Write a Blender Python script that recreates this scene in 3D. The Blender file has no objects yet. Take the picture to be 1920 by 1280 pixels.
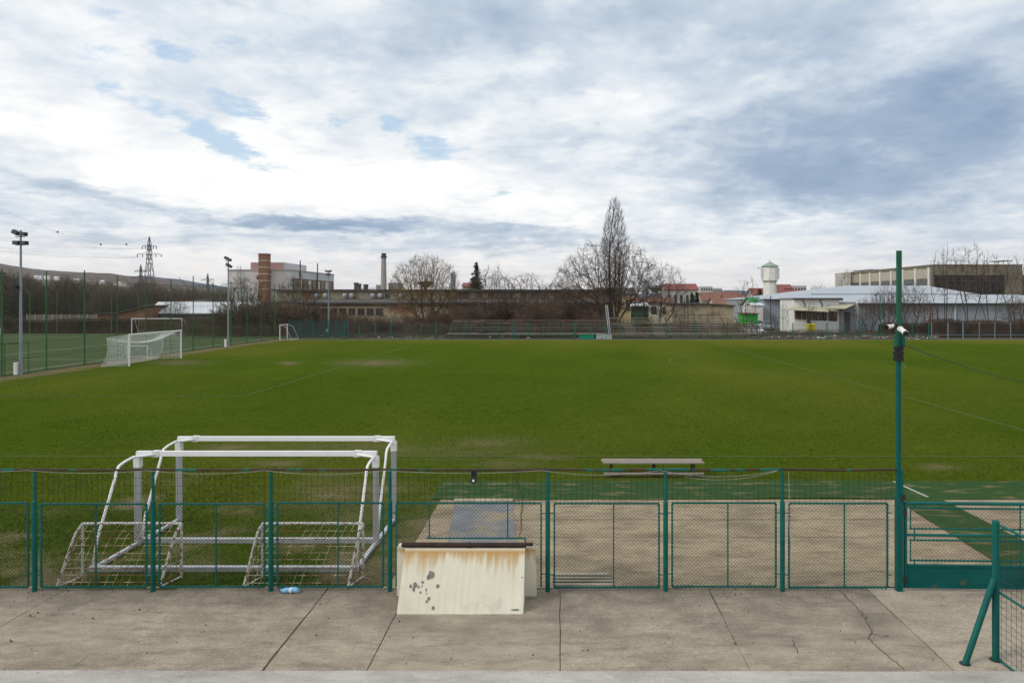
import bpy, math, random
import numpy as np
R = math.radians
C = bpy.context.scene.collection
scene = bpy.context.scene
# ------------------------------------------------------------------ camera model
F, CX, CY, H = 1300.0, 1050.0, 563.0, 5.1      # focal length in photo pixels, principal point, eye height
def X(px, D): return (px - CX) / F * D
def Z(py, D): return H - (py - CY) / F * D
def DD(py): return F * H / (py - CY)             # depth of a ground point seen at row py
def G(px, py): d = DD(py); return (X(px, d), d)

cam = bpy.data.cameras.new('camera'); cam_o = bpy.data.objects.new('camera', cam); C.objects.link(cam_o)
cam_o.location = (0, 0, H); cam_o.rotation_euler = (R(90), 0, 0)
cam.sensor_width = 36; cam.lens = F / 1920 * 36
cam.shift_x = (960 - CX) / 1920; cam.shift_y = -(640 - CY) / 1920
cam.clip_start = 0.1; cam.clip_end = 20000
scene.camera = cam_o
scene.view_settings.view_transform = 'Standard'; scene.view_settings.look = 'None'
scene.view_settings.gamma = 1; scene.view_settings.exposure = .08

# ------------------------------------------------------------------ materials
def nd(nt, t, **kw):
    n = nt.nodes.new(t)
    for k, v in kw.items(): setattr(n, k, v)
    return n
def ramp_node(nt, stops):
    r = nd(nt, 'ShaderNodeValToRGB'); e = r.color_ramp.elements
    while len(e) < len(stops): e.new(0.5)
    for el, (p, c) in zip(e, stops):
        el.position = p; el.color = (*c, 1) if len(c) == 3 else c
    return r
MATS = {}
def M(name, c1, c2=None, s=3.0, c3=None, s3=1.2, t3=.6, w3=.05, rough=.75, metal=0.0, bump=0.0, bs=40, st=(1, 1, 1), spec=.3, detail=6):
    """base colour wandering between c1 and c2, with patches of c3 (rust, dirt, fallen paint)"""
    m = bpy.data.materials.new(name); m.use_nodes = True; nt = m.node_tree
    b = nt.nodes['Principled BSDF']; b.inputs['Roughness'].default_value = rough; b.inputs['Metallic'].default_value = metal
    b.inputs['Specular IOR Level'].default_value = spec
    tc = nd(nt, 'ShaderNodeTexCoord'); mp = nd(nt, 'ShaderNodeMapping'); mp.inputs['Scale'].default_value = st
    nt.links.new(tc.outputs['Object'], mp.inputs['Vector'])
    if c2 is None: c2 = tuple(min(1, v * 1.18) for v in c1); c1 = tuple(v * .86 for v in c1)
    n = nd(nt, 'ShaderNodeTexNoise'); n.inputs['Scale'].default_value = s; n.inputs['Detail'].default_value = detail; n.inputs['Roughness'].default_value = .62
    nt.links.new(mp.outputs[0], n.inputs['Vector'])
    r = ramp_node(nt, [(.32, c1), (.68, c2)]); nt.links.new(n.outputs['Fac'], r.inputs[0]); out = r.outputs[0]
    if c3 is not None:
        n3 = nd(nt, 'ShaderNodeTexNoise'); n3.inputs['Scale'].default_value = s3; n3.inputs['Detail'].default_value = 8; n3.inputs['Roughness'].default_value = .65
        nt.links.new(mp.outputs[0], n3.inputs['Vector'])
        r3 = ramp_node(nt, [(t3 - w3, (0, 0, 0)), (t3 + w3, (1, 1, 1))]); nt.links.new(n3.outputs['Fac'], r3.inputs[0])
        mx = nd(nt, 'ShaderNodeMix', data_type='RGBA'); nt.links.new(r3.outputs[0], mx.inputs['Factor']); nt.links.new(out, mx.inputs['A']); mx.inputs['B'].default_value = (*c3, 1)
        out = mx.outputs['Result']
    nt.links.new(out, b.inputs['Base Color'])
    if bump:
        bn = nd(nt, 'ShaderNodeTexNoise'); bn.inputs['Scale'].default_value = bs; bn.inputs['Detail'].default_value = 5
        nt.links.new(mp.outputs[0], bn.inputs['Vector'])
        bp = nd(nt, 'ShaderNodeBump'); bp.inputs['Strength'].default_value = bump; bp.inputs['Distance'].default_value = .02
        nt.links.new(bn.outputs['Fac'], bp.inputs['Height']); nt.links.new(bp.outputs[0], b.inputs['Normal'])
    MATS[name] = m
    return m

# ------------------------------------------------------------------ mesh building
class MB:
    def __init__(s): s.V = []; s.Fc = {}; s.n = 0
    def add(s, V, Fs):
        V = np.asarray(V, float).reshape(-1, 3)
        for f in Fs:
            f = np.asarray(f, int)
            if f.ndim == 1: f = f[None]
            s.Fc.setdefault(f.shape[1], []).append(f + s.n)
        s.V.append(V); s.n += len(V); return s
    def hexa(s, p):      # 8 corners: 4 bottom (ccw), 4 top
        return s.add(p, [[[0, 3, 2, 1], [4, 5, 6, 7], [0, 1, 5, 4], [1, 2, 6, 5], [2, 3, 7, 6], [3, 0, 4, 7]]])
    def box(s, x0, x1, y0, y1, z0, z1):
        return s.hexa([(x0, y0, z0), (x1, y0, z0), (x1, y1, z0), (x0, y1, z0), (x0, y0, z1), (x1, y0, z1), (x1, y1, z1), (x0, y1, z1)])
    def prism(s, poly, axis, a0, a1):   # polygon in the other two axes, extruded along axis
        n = len(poly); P = []
        for a in (a0, a1):
            for u, v in poly:
                P.append({'x': (a, u, v), 'y': (u, a, v), 'z': (u, v, a)}[axis])
        s.add(P, [[list(range(n))[::-1]], [list(range(n, 2 * n))], [[i, (i + 1) % n, n + (i + 1) % n, n + i] for i in range(n)]])
        return s
    def quad(s, *p): return s.add(p, [[list(range(len(p)))]])
    def bar(s, p0, p1, w, h=None, up=(0, 0, 1)):
        h = h or w; p0 = np.array(p0, float); p1 = np.array(p1, float); d = p1 - p0; d /= np.linalg.norm(d) + 1e-9
        up = np.array(up, float)
        if abs(d @ up) > .98: up = np.array((0, 1, 0.))
        a = np.cross(d, up); a /= np.linalg.norm(a); b = np.cross(a, d)
        q = [-a * w / 2 - b * h / 2, a * w / 2 - b * h / 2, a * w / 2 + b * h / 2, -a * w / 2 + b * h / 2]
        return s.hexa([p0 + k for k in q] + [p1 + k for k in q])
    def tubes(s, P0, P1, R0, R1=None, n=4, caps=False):   # many independent tapered rods at once
        P0 = np.asarray(P0, float).reshape(-1, 3); P1 = np.asarray(P1, float).reshape(-1, 3); N = len(P0)
        if N == 0: return s
        R0 = np.broadcast_to(np.asarray(R0, float), (N,)); R1 = R0 if R1 is None else np.broadcast_to(np.asarray(R1, float), (N,))
        d = P1 - P0; d /= np.linalg.norm(d, axis=1, keepdims=True) + 1e-9
        up = np.where(np.abs(d[:, 2:3]) > .9, np.array([[1., 0, 0]]), np.array([[0, 0, 1.]]))
        a = np.cross(d, up); a /= np.linalg.norm(a, axis=1, keepdims=True) + 1e-9; b = np.cross(d, a)
        t = np.arange(n) * 2 * np.pi / n + .4
        ring = np.cos(t)[None, :, None] * a[:, None] + np.sin(t)[None, :, None] * b[:, None]
        V = np.concatenate([P0[:, None] + ring * R0[:, None, None], P1[:, None] + ring * R1[:, None, None]], 1).reshape(-1, 3)
        i = np.arange(n); j = (i + 1) % n
        q = np.stack([i, j, j + n, i + n], 1)
        base = (np.arange(N) * 2 * n)[:, None, None]
        fs = [(q[None] + base).reshape(-1, 4)]
        if caps:
            fs.append(np.arange(n)[::-1][None] + base[:, 0]); fs.append((np.arange(n) + n)[None] + base[:, 0])
        return s.add(V, fs)
    def poly(s, pts, r, n=8, closed=False):   # one continuous pipe through points
        pts = np.asarray(pts, float); m = len(pts); r = np.broadcast_to(np.asarray(r, float), (m,))
        d = np.zeros_like(pts)
        d[1:-1] = pts[2:] - pts[:-2]; d[0] = pts[1] - pts[0]; d[-1] = pts[-1] - pts[-2]
        d /= np.linalg.norm(d, axis=1, keepdims=True) + 1e-9
        a = np.cross(d[0], (0, 0, 1.) if abs(d[0][2]) < .9 else (1., 0, 0)); V = []
        t = np.arange(n) * 2 * np.pi / n
        for k in range(m):
            a = a - d[k] * (a @ d[k]); a /= np.linalg.norm(a) + 1e-9; b = np.cross(d[k], a)
            V.append(pts[k] + r[k] * (np.cos(t)[:, None] * a + np.sin(t)[:, None] * b))
        fs = []
        i = np.arange(n); j = (i + 1) % n
        for k in range(m - 1): fs.append(np.stack([i + k * n, j + k * n, j + (k + 1) * n, i + (k + 1) * n], 1))
        fs.append(np.arange(n)[::-1]); fs.append(np.arange(n) + (m - 1) * n)
        return s.add(np.concatenate(V), fs)
    def lathe(s, prof, cx, cy, n=16, cz=0):    # prof: (radius, z) bottom to top
        t = np.arange(n) * 2 * np.pi / n + np.pi / n; V = []; fs = []
        for r, z in prof: V.append(np.stack([cx + r * np.cos(t), cy + r * np.sin(t), np.full(n, cz + z)], 1))
        i = np.arange(n); j = (i + 1) % n
        for k in range(len(prof) - 1): fs.append(np.stack([i + k * n, j + k * n, j + (k + 1) * n, i + (k + 1) * n], 1))
        fs.append(np.arange(n)[::-1]); fs.append(np.arange(n) + (len(prof) - 1) * n)
        return s.add(np.concatenate(V), fs)
    def ball(s, c, r, n=10, m=6, sc=(1, 1, 1)):
        V = []
        for k in range(m + 1):
            ph = np.pi * k / m; rr = max(np.sin(ph), .02)
            V.append([(c[0] + sc[0] * r * rr * np.cos(a), c[1] + sc[1] * r * rr * np.sin(a), c[2] - sc[2] * r * np.cos(ph)) for a in np.arange(n) * 2 * np.pi / n])
        i = np.arange(n); j = (i + 1) % n
        return s.add(np.concatenate(V), [np.stack([i + k * n, j + k * n, j + (k + 1) * n, i + (k + 1) * n], 1) for k in range(m)])
    def mesh(s, name, org=(0, 0, 0)):
        me = bpy.data.meshes.new(name); V = np.concatenate(s.V) - np.asarray(org, float)
        me.vertices.add(len(V)); me.vertices.foreach_set('co', V.astype(np.float32).ravel())
        li, tot = [], []
        for k, fl in s.Fc.items():
            f = np.concatenate(fl); li.append(f.ravel()); tot.append(np.full(len(f), k))
        li = np.concatenate(li); tot = np.concatenate(tot); start = np.concatenate([[0], np.cumsum(tot)[:-1]])
        me.loops.add(len(li)); me.loops.foreach_set('vertex_index', li.astype(np.int32))
        me.polygons.add(len(tot)); me.polygons.foreach_set('loop_start', start.astype(np.int32)); me.polygons.foreach_set('loop_total', tot.astype(np.int32))
        me.polygons.foreach_set('use_smooth', np.zeros(len(tot), bool))
        me.update(calc_edges=True)
        return me

ORG = {}
def props(o, label=None, cat=None, group=None, kind=None):
    for k, v in (('label', label), ('category', cat), ('group', group), ('kind', kind)):
        if v: o[k] = v
    return o
def thing(name, label, cat, loc=(0, 0, 0), group=None):
    o = bpy.data.objects.new(name, None); C.objects.link(o); o.location = loc; o.empty_display_size = .3
    ORG[o.name] = tuple(loc); return props(o, label, cat, group)
def part(name, mb, mat, parent, label=None, smooth=False, kind=None):
    org = ORG[parent.name]
    me = mb.mesh(name, org); me.materials.append(MATS[mat])
    if smooth: me.polygons.foreach_set('use_smooth', np.ones(len(me.polygons), bool))
    o = bpy.data.objects.new(name, me); C.objects.link(o); o.parent = parent; ORG[o.name] = org
    return props(o, label, kind=kind)
def single(name, mb, mat, label=None, cat=None, loc=(0, 0, 0), group=None, kind=None, smooth=False):
    me = mb.mesh(name, loc); me.materials.append(MATS[mat])
    if smooth: me.polygons.foreach_set('use_smooth', np.ones(len(me.polygons), bool))
    o = bpy.data.objects.new(name, me); C.objects.link(o); o.location = loc; ORG[o.name] = tuple(loc)
    return props(o, label, cat, group, kind)
def copy_tree(o, loc=None, rz=None, sc=None, label=None, parent=None):
    c = o.copy(); C.objects.link(c)
    if parent is not None: c.parent = parent
    if loc is not None: c.location = loc
    if rz is not None: c.rotation_euler = (0, 0, rz)
    if sc is not None: c.scale = sc if hasattr(sc, '__len__') else (sc, sc, sc)
    if label: c['label'] = label
    for ch in list(o.children): copy_tree(ch, parent=c)
    return c
# ------------------------------------------------------------------ sky and sun
SUN_EL, SUN_AZ = 38.0, -115.0       # sun to the left, veiled by thin cloud (azimuth from the view axis, + to the right)
w = bpy.data.worlds.new('World'); scene.world = w; w.use_nodes = True
nt = w.node_tree; bg = nt.nodes['Background']; bg.inputs['Strength'].default_value = .1
L = nt.links.new
sky = nd(nt, 'ShaderNodeTexSky', sky_type='NISHITA'); sky.sun_disc = False
sky.sun_elevation = R(SUN_EL); sky.sun_rotation = R(SUN_AZ); sky.air_density = 1.2; sky.dust_density = 1.5
tc = nd(nt, 'ShaderNodeTexCoord'); sx = nd(nt, 'ShaderNodeSeparateXYZ'); L(tc.outputs['Generated'], sx.inputs[0])
def mth(op, a, b=None, c=None):
    n = nd(nt, 'ShaderNodeMath', operation=op)
    for i, v in enumerate((a, b, c)):
        if v is None: continue
        if isinstance(v, (int, float)): n.inputs[i].default_value = v
        else: L(v, n.inputs[i])
    return n.outputs[0]
def noise(vec, s, det=8, rough=.6, dist=0.0, out='Fac'):
    n = nd(nt, 'ShaderNodeTexNoise'); n.inputs['Scale'].default_value = s; n.inputs['Detail'].default_value = det
    n.inputs['Roughness'].default_value = rough; n.inputs['Distortion'].default_value = dist; L(vec, n.inputs['Vector']); return n.outputs[out]
def smooth(v, a, b):
    n = nd(nt, 'ShaderNodeMapRange', interpolation_type='SMOOTHSTEP'); L(v, n.inputs['Value']); n.inputs['From Min'].default_value = a; n.inputs['From Max'].default_value = b; return n.outputs[0]
az = mth('ARCTAN2', sx.outputs[0], sx.outputs[1]); el = mth('ARCSINE', sx.outputs[2])
zc = mth('ADD', mth('MAXIMUM', sx.outputs[2], 0.0), .17)
pl = nd(nt, 'ShaderNodeCombineXYZ'); L(mth('DIVIDE', sx.outputs[0], zc), pl.inputs[0]); L(mth('DIVIDE', sx.outputs[1], zc), pl.inputs[1]); pl.inputs[2].default_value = 3.1
P = pl.outputs[0]
ae = nd(nt, 'ShaderNodeCombineXYZ'); L(az, ae.inputs[0]); L(el, ae.inputs[1])
wn = noise(P, 1.6, 5, .6, 0, 'Color')
wv = nd(nt, 'ShaderNodeVectorMath', operation='MULTIPLY_ADD'); L(wn, wv.inputs[0]); wv.inputs[1].default_value = (.26, .12, 0); wv.inputs[2].default_value = (-.13, -.06, 0)
av = nd(nt, 'ShaderNodeVectorMath', operation='ADD'); L(ae.outputs[0], av.inputs[0]); L(wv.outputs[0], av.inputs[1]); AE = av.outputs[0]
def bank(px, py, rx, ry, tilt=0):       # a cloud bank (or gap) at a fixed bearing and height above the horizon
    u, v = (px - CX) / F, (CY - py) / F
    a0 = math.atan(u); e0 = math.atan(v / math.hypot(1, u))
    mp = nd(nt, 'ShaderNodeMapping', vector_type='TEXTURE'); L(AE, mp.inputs['Vector'])
    mp.inputs['Location'].default_value = (a0, e0, 0); mp.inputs['Rotation'].default_value = (0, 0, R(tilt)); mp.inputs['Scale'].default_value = (rx / F * math.cos(a0) ** 2, ry / F * math.cos(a0), 1)
    ln = nd(nt, 'ShaderNodeVectorMath', operation='LENGTH'); L(mp.outputs[0], ln.inputs[0])
    n = nd(nt, 'ShaderNodeMapRange', interpolation_type='SMOOTHSTEP'); L(ln.outputs['Value'], n.inputs['Value']); n.inputs['From Min'].default_value = 1.15; n.inputs['From Max'].default_value = .1
    return n.outputs[0]
n1 = noise(P, 1.5, 12, .58, .15); n2 = noise(P, 5.0, 10, .6, .1)
B = mth('MULTIPLY_ADD', mth('SUBTRACT', n1, .5), .62, .78)
B = mth('MULTIPLY_ADD', mth('SUBTRACT', n2, .5), .46, B)
n3 = noise(P, 2.6, 14, .60, .1); B = mth('MULTIPLY_ADD', mth('SUBTRACT', smooth(n3, .44, .60), .5), .15, B)
n5 = noise(P, 13.0, 8, .6, .3); B = mth('MULTIPLY_ADD', mth('SUBTRACT', n5, .5), .22, B)
for px, py, rx, ry, amp, tl in [
        (150, 235, 420, 130, .22, -8), (700, 330, 330, 75, .30, 0), (420, 320, 420, 60, .20, 0), (1000, 395, 170, 42, .22, 0), (330, 140, 400, 60, .04, 0),
        (1650, 250, 520, 150, -.40, 0), (1900, 140, 330, 170, -.26, 0), (1420, 290, 260, 110, -.14, 0), (1640, 360, 480, 80, -.24, 0), (1560, 80, 420, 90, -.16, 0), (1250, 60, 420, 110, -.16, 0), (850, 60, 350, 90, -.10, 0),
        (690, 414, 250, 24, -.46, 0), (430, 398, 300, 20, -.30, -3), (150, 375, 260, 24, -.26, -4), (950, 440, 220, 20, -.34, 0), (120, 440, 300, 18, -.14, 0), (620, 455, 420, 16, -.16, 0), (1750, 440, 400, 30, -.14, 0),
        (1180, 480, 500, 30, .12, 0), (420, 485, 500, 18, .14, 0), (60, 300, 200, 40, -.16, 0), (1500, 408, 220, 18, .16, 0), (1380, 200, 200, 26, .10, 12), (1100, 280, 260, 60, -.06, 0)]:
    B = mth('MULTIPLY_ADD', bank(px, py, rx, ry, tl), amp, B)
cr = ramp_node(nt, [(.05, (.24, .345, .50)), (.34, (.36, .46, .60)), (.56, (.55, .635, .735)), (.76, (.78, .825, .87)), (1.0, (1.0, 1.0, .99))])
L(B, cr.inputs[0])
g = None
for px, py, rx, ry, a, tl in [(430, 262, 190, 38, 1.0, -22), (470, 190, 120, 30, .8, -10), (290, 95, 90, 28, .75, 0), (150, 108, 90, 40, .6, 0), (765, 235, 80, 32, 1.0, 0), (835, 275, 90, 34, .95, -15), (925, 348, 45, 14, .9, 0), (160, 15, 130, 30, .5, 0), (240, 190, 130, 25, .6, -15), (650, 215, 80, 20, .5, 0), (400, 75, 80, 25, .5, 0)]:
    t = mth('MULTIPLY', bank(px, py, rx, ry, tl), a); g = t if g is None else mth('MAXIMUM', g, t)
gn = mth('ADD', g, mth('MULTIPLY', mth('SUBTRACT', noise(P, 9.5, 12, .72, .3), .5), 2.3))
gap = mth('MULTIPLY', smooth(gn, .28, .98), .95)
hz = nd(nt, 'ShaderNodeMapRange', interpolation_type='SMOOTHSTEP'); L(el, hz.inputs['Value']); hz.inputs['From Min'].default_value = R(6.0); hz.inputs['From Max'].default_value = R(.6)
warm = nd(nt, 'ShaderNodeMix', data_type='RGBA', blend_type='MIX'); L(mth('MULTIPLY', hz.outputs[0], .55), warm.inputs['Factor']); L(cr.outputs[0], warm.inputs['A']); warm.inputs['B'].default_value = (.80, .735, .70, 1)
x10 = nd(nt, 'ShaderNodeMix', data_type='RGBA', blend_type='MULTIPLY'); x10.inputs['Factor'].default_value = 1; L(warm.outputs['Result'], x10.inputs['A']); x10.inputs['B'].default_value = (10, 10, 10, 1)
fin = nd(nt, 'ShaderNodeMix', data_type='RGBA'); L(gap, fin.inputs['Factor']); L(x10.outputs['Result'], fin.inputs['A']); thin = nd(nt, 'ShaderNodeMix', data_type='RGBA', blend_type='ADD'); thin.inputs['Factor'].default_value = 1; L(sky.outputs[0], thin.inputs['A']); thin.inputs['B'].default_value = (2.3, 2.9, 3.6, 1); L(thin.outputs['Result'], fin.inputs['B'])
L(fin.outputs['Result'], bg.inputs['Color'])
sl = bpy.data.lights.new('sun', 'SUN'); sl.energy = 1.5; sl.angle = R(12); sl.color = (1, .93, .80)
so = bpy.data.objects.new('sun', sl); C.objects.link(so); so.location = (-60, 10, 60)
so.rotation_euler = (R(90 - SUN_EL), 0, R(-SUN_AZ + 180))

# ------------------------------------------------------------------ materials
M('soil', (.085, .068, .038), (.13, .105, .065), 2, (.06, .075, .02), .5, .5, .1, .95)
def concrete(name, c1, c2, dark, dirt=1.0, stretch=(1, 1.7, 1), grime=False, gr=.4):
    m = bpy.data.materials.new(name); m.use_nodes = True; t = m.node_tree; b = t.nodes['Principled BSDF']; b.inputs['Roughness'].default_value = .93; b.inputs['Specular IOR Level'].default_value = .15
    tc = nd(t, 'ShaderNodeTexCoord')
    def nz(sc, det, ro=.65, st=(1, 1, 1), off=0):
        mp = nd(t, 'ShaderNodeMapping'); mp.inputs['Scale'].default_value = st; mp.inputs['Location'].default_value = (off, off * .7, 0); t.links.new(tc.outputs['Object'], mp.inputs[0])
        n = nd(t, 'ShaderNodeTexNoise'); n.inputs['Scale'].default_value = sc; n.inputs['Detail'].default_value = det; n.inputs['Roughness'].default_value = ro; t.links.new(mp.outputs[0], n.inputs[0]); return n.outputs['Fac']
    def mix(f, a, b2, mode='MIX'):
        n = nd(t, 'ShaderNodeMix', data_type='RGBA', blend_type=mode)
        for k, v in (('Factor', f), ('A', a), ('B', b2)):
            if isinstance(v, tuple): n.inputs[k].default_value = (*v, 1)
            elif isinstance(v, (int, float)): n.inputs[k].default_value = v
            else: t.links.new(v, n.inputs[k])
        return n.outputs['Result']
    def rmp(v, stops): r = ramp_node(t, stops); t.links.new(v, r.inputs[0]); return r.outputs[0]
    base = rmp(nz(1.3, 12, .72, stretch), [(.33, c1), (.67, c2)])
    streak = rmp(nz(1.5, 12, .74, (.9, 3.2, 1), 3), [(.48, (0, 0, 0)), (.70, (.85 * dirt,) * 3)])
    col = mix(streak, base, dark)
    blot = rmp(nz(.55, 8, .7, (1, 1.5, 1), 9), [(.47, (0, 0, 0)), (.66, (.7 * dirt,) * 3)]); col = mix(blot, col, dark)
    if grime:      # dirt washed up along the foot of the fence
        sp = nd(t, 'ShaderNodeSeparateXYZ'); t.links.new(tc.outputs['Object'], sp.inputs[0]); ma = nd(t, 'ShaderNodeMath', operation='MULTIPLY_ADD'); t.links.new(nz(1.6, 9, .72, (1, .8, 1), 21), ma.inputs[0]); ma.inputs[1].default_value = 3.2; t.links.new(sp.outputs[1], ma.inputs[2])
        mr = nd(t, 'ShaderNodeMapRange'); t.links.new(ma.outputs[0], mr.inputs['Value']); mr.inputs['From Min'].default_value = 12.75; mr.inputs['From Max'].default_value = 14.1; mr.inputs['To Max'].default_value = .8
        col = mix(mr.outputs[0], col, tuple(v * .78 for v in dark))
    spots = rmp(nz(7.5, 4, .6, (.8, 1.6, 1), 5), [(.69, (0, 0, 0)), (.735, (.85, .85, .85))]); col = mix(spots, col, tuple(v * .55 for v in dark))
    light = rmp(nz(5, 6, .6, (.6, 2, 1), 15), [(.66, (0, 0, 0)), (.75, (.5, .5, .5))]); col = mix(light, col, tuple(min(1, v * 1.25) for v in c2))
    grain = rmp(nz(42, 6, .75), [(.3, (1 - gr,) * 3), (.7, (1 + gr,) * 3)]); col = mix(1.0, col, grain, 'MULTIPLY')
    t.links.new(col, b.inputs['Base Color'])
    bp = nd(t, 'ShaderNodeBump'); bp.inputs['Strength'].default_value = .5; bp.inputs['Distance'].default_value = .015; t.links.new(nz(55, 6, .7), bp.inputs['Height']); t.links.new(bp.outputs[0], b.inputs['Normal'])
    MATS[name] = m
concrete('concrete', (.30, .248, .188), (.435, .375, .292), (.178, .152, .122), grime=True)
concrete('apron_concrete', (.30, .235, .152), (.43, .348, .238), (.185, .148, .102), 1.2)
concrete('pale_concrete', (.36, .305, .235), (.46, .40, .32), (.21, .18, .145), .8)
concrete('ledge_concrete', (.40, .37, .345), (.52, .485, .455), (.27, .25, .235), 1.0, (.7, 1, 1), gr=.16)
M('joint', (.075, .068, .05), (.13, .115, .085), 6)
M('moss', (.05, .06, .018), (.12, .105, .06), 9)
M('turf_strip', (.030, .072, .024), (.055, .105, .042), 7, (.20, .165, .09), 1.0, .60, .07, .95, 0, .5, 90, (1, 3.2, 1), spec=0)
M('turf_field', (.065, .088, .040), (.085, .110, .052), .6, None, rough=.95, spec=0)
M('line_paint', (.058, .094, .010), (.098, .130, .032), 3)
M('turf_line', (.35, .38, .33), (.5, .5, .46), 9)
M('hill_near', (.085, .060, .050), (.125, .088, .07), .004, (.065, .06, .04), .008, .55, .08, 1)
M('hill_far', (.028, .045, .068), (.045, .065, .09), .006)  # blue distance haze painted into the base colour of the far hills
M('mat_grey', (.15, .155, .17), (.21, .215, .23), 2.2, (.29, .24, .165), 1.5, .54, .08, .85)

# the playing field: grass, worn soil and old paint driven by a per-vertex wear map
def vnoise(x, y, s, seed):
    rs = np.random.RandomState(seed); T = rs.rand(256, 256)
    u, v = x * s + 50, y * s + 50; i, j = np.floor(u).astype(int), np.floor(v).astype(int); fu, fv = u - i, v - j
    fu = fu * fu * (3 - 2 * fu); fv = fv * fv * (3 - 2 * fv)
    g_ = lambda a, b: T[a % 256, b % 256]
    return (g_(i, j) * (1 - fu) + g_(i + 1, j) * fu) * (1 - fv) + (g_(i, j + 1) * (1 - fu) + g_(i + 1, j + 1) * fu) * fv
def fbm(x, y, s, seed): return sum(vnoise(x, y, s * 2 ** k, seed + k) / 2 ** k for k in range(4)) / 1.875
WORN = [(690, 915, 90, 10, .8), (640, 930, 70, 9, .8), (660, 970, 70, 14, .5), (790, 1015, 25, 6, .8), (440, 838, 60, 8, .7), (520, 868, 50, 6, .6), (905, 830, 90, 12, .45), (1010, 856, 60, 5, .7), (1410, 905, 40, 5, .7), (640, 945, 120, 22, .45),
        (700, 680, 70, 6, .6), (541, 681, 15, 3, .9), (330, 679, 50, 5, .6), (1760, 875, 40, 6, .6), (830, 930, 30, 8, .5), (950, 870, 60, 8, .5), (820, 845, 200, 16, .35), (640, 840, 200, 16, .35), (1240, 893, 110, 6, .35), (90, 960, 60, 10, .25)]
def wear(x, y):
    b = np.zeros_like(x); n = fbm(x, y, 1.3, 5)
    for px, py, rx, ry, a in WORN:
        px_ = CX + x / y * F; py_ = CY + H / y * F
        d = ((px_ - px) / rx) ** 2 + ((py_ - py) / ry) ** 2
        b = np.maximum(b, a * np.exp(-d) )
    b = np.maximum(b, np.clip((x + 35.2 - 1.2 * n) / -1.6, 0, 1) * .9)       # trampled edge under the tall net
    b = np.maximum(b, np.clip((y - 88.9 + 1.5 * n) / 1.2, 0, 1) * .6)
    b = np.maximum(b, .35 * np.clip(1 - np.abs(x + 3.3) / .7, 0, 1) * (y < 18) )
    n2 = fbm(x, y, .75, 15); b = np.maximum(b, .85 * np.clip((n2 - .53) * 6, 0, 1) * np.clip((21.5 - y) / 6, 0, 1) * (x < -2.6))
    return np.clip(b * (.35 + 1.5 * n), 0, 1)
m = bpy.data.materials.new('grass_ground'); m.use_nodes = True; nt2 = m.node_tree; b_ = nt2.nodes['Principled BSDF']; b_.inputs['Roughness'].default_value = .9; b_.inputs['Specular IOR Level'].default_value = 0
tc2 = nd(nt2, 'ShaderNodeTexCoord')
def nz(s, d, st=(1, 1, 1)):
    mp = nd(nt2, 'ShaderNodeMapping'); mp.inputs['Scale'].default_value = st; nt2.links.new(tc2.outputs['Object'], mp.inputs[0])
    n = nd(nt2, 'ShaderNodeTexNoise'); n.inputs['Scale'].default_value = s; n.inputs['Detail'].default_value = d; n.inputs['Roughness'].default_value = .65; nt2.links.new(mp.outputs[0], n.inputs[0]); return n.outputs['Fac']
GR = [(.32, (.031, .060, .004)), (.5, (.062, .098, .009)), (.68, (.102, .138, .016))]
ra = ramp_node(nt2, GR); 
mxn = nd(nt2, 'ShaderNodeMath', operation='MULTIPLY_ADD'); nt2.links.new(nz(11, 8, (1, .55, 1)), mxn.inputs[0]); mxn.inputs[1].default_value = .46
mx2 = nd(nt2, 'ShaderNodeMath', operation='MULTIPLY'); nt2.links.new(nz(.22, 5, (1, .45, 1)), mx2.inputs[0]); mx2.inputs[1].default_value = .20; mx5 = nd(nt2, 'ShaderNodeMath', operation='MULTIPLY_ADD'); nt2.links.new(nz(2.3, 8, (1, .6, 1)), mx5.inputs[0]); mx5.inputs[1].default_value = .34; nt2.links.new(mx2.outputs[0], mx5.inputs[2]); nt2.links.new(mx5.outputs[0], mxn.inputs[2])
nt2.links.new(mxn.outputs[0], ra.inputs[0])
at = nd(nt2, 'ShaderNodeAttribute', attribute_name='bare'); at2 = nd(nt2, 'ShaderNodeAttribute', attribute_name='dry')
dry = nd(nt2, 'ShaderNodeMix', data_type='RGBA'); nt2.links.new(at2.outputs['Fac'], dry.inputs['Factor']); nt2.links.new(ra.outputs[0], dry.inputs['A']); dry.inputs['B'].default_value = (.125, .130, .020, 1)
dn = ramp_node(nt2, [(.3, (.085, .068, .03)), (.72, (.27, .22, .135))]); nt2.links.new(nz(14, 6), dn.inputs[0])
dm = nd(nt2, 'ShaderNodeMix', data_type='RGBA'); nt2.links.new(at.outputs['Fac'], dm.inputs['Factor']); nt2.links.new(dry.outputs['Result'], dm.inputs['A']); nt2.links.new(dn.outputs[0], dm.inputs['B'])
nt2.links.new(dm.outputs['Result'], b_.inputs['Base Color'])
bp = nd(nt2, 'ShaderNodeBump'); bp.inputs['Strength'].default_value = .8; bp.inputs['Distance'].default_value = .05; nt2.links.new(nz(22, 6), bp.inputs['Height']); nt2.links.new(bp.outputs[0], b_.inputs['Normal'])
MATS['grass_ground'] = m

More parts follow.
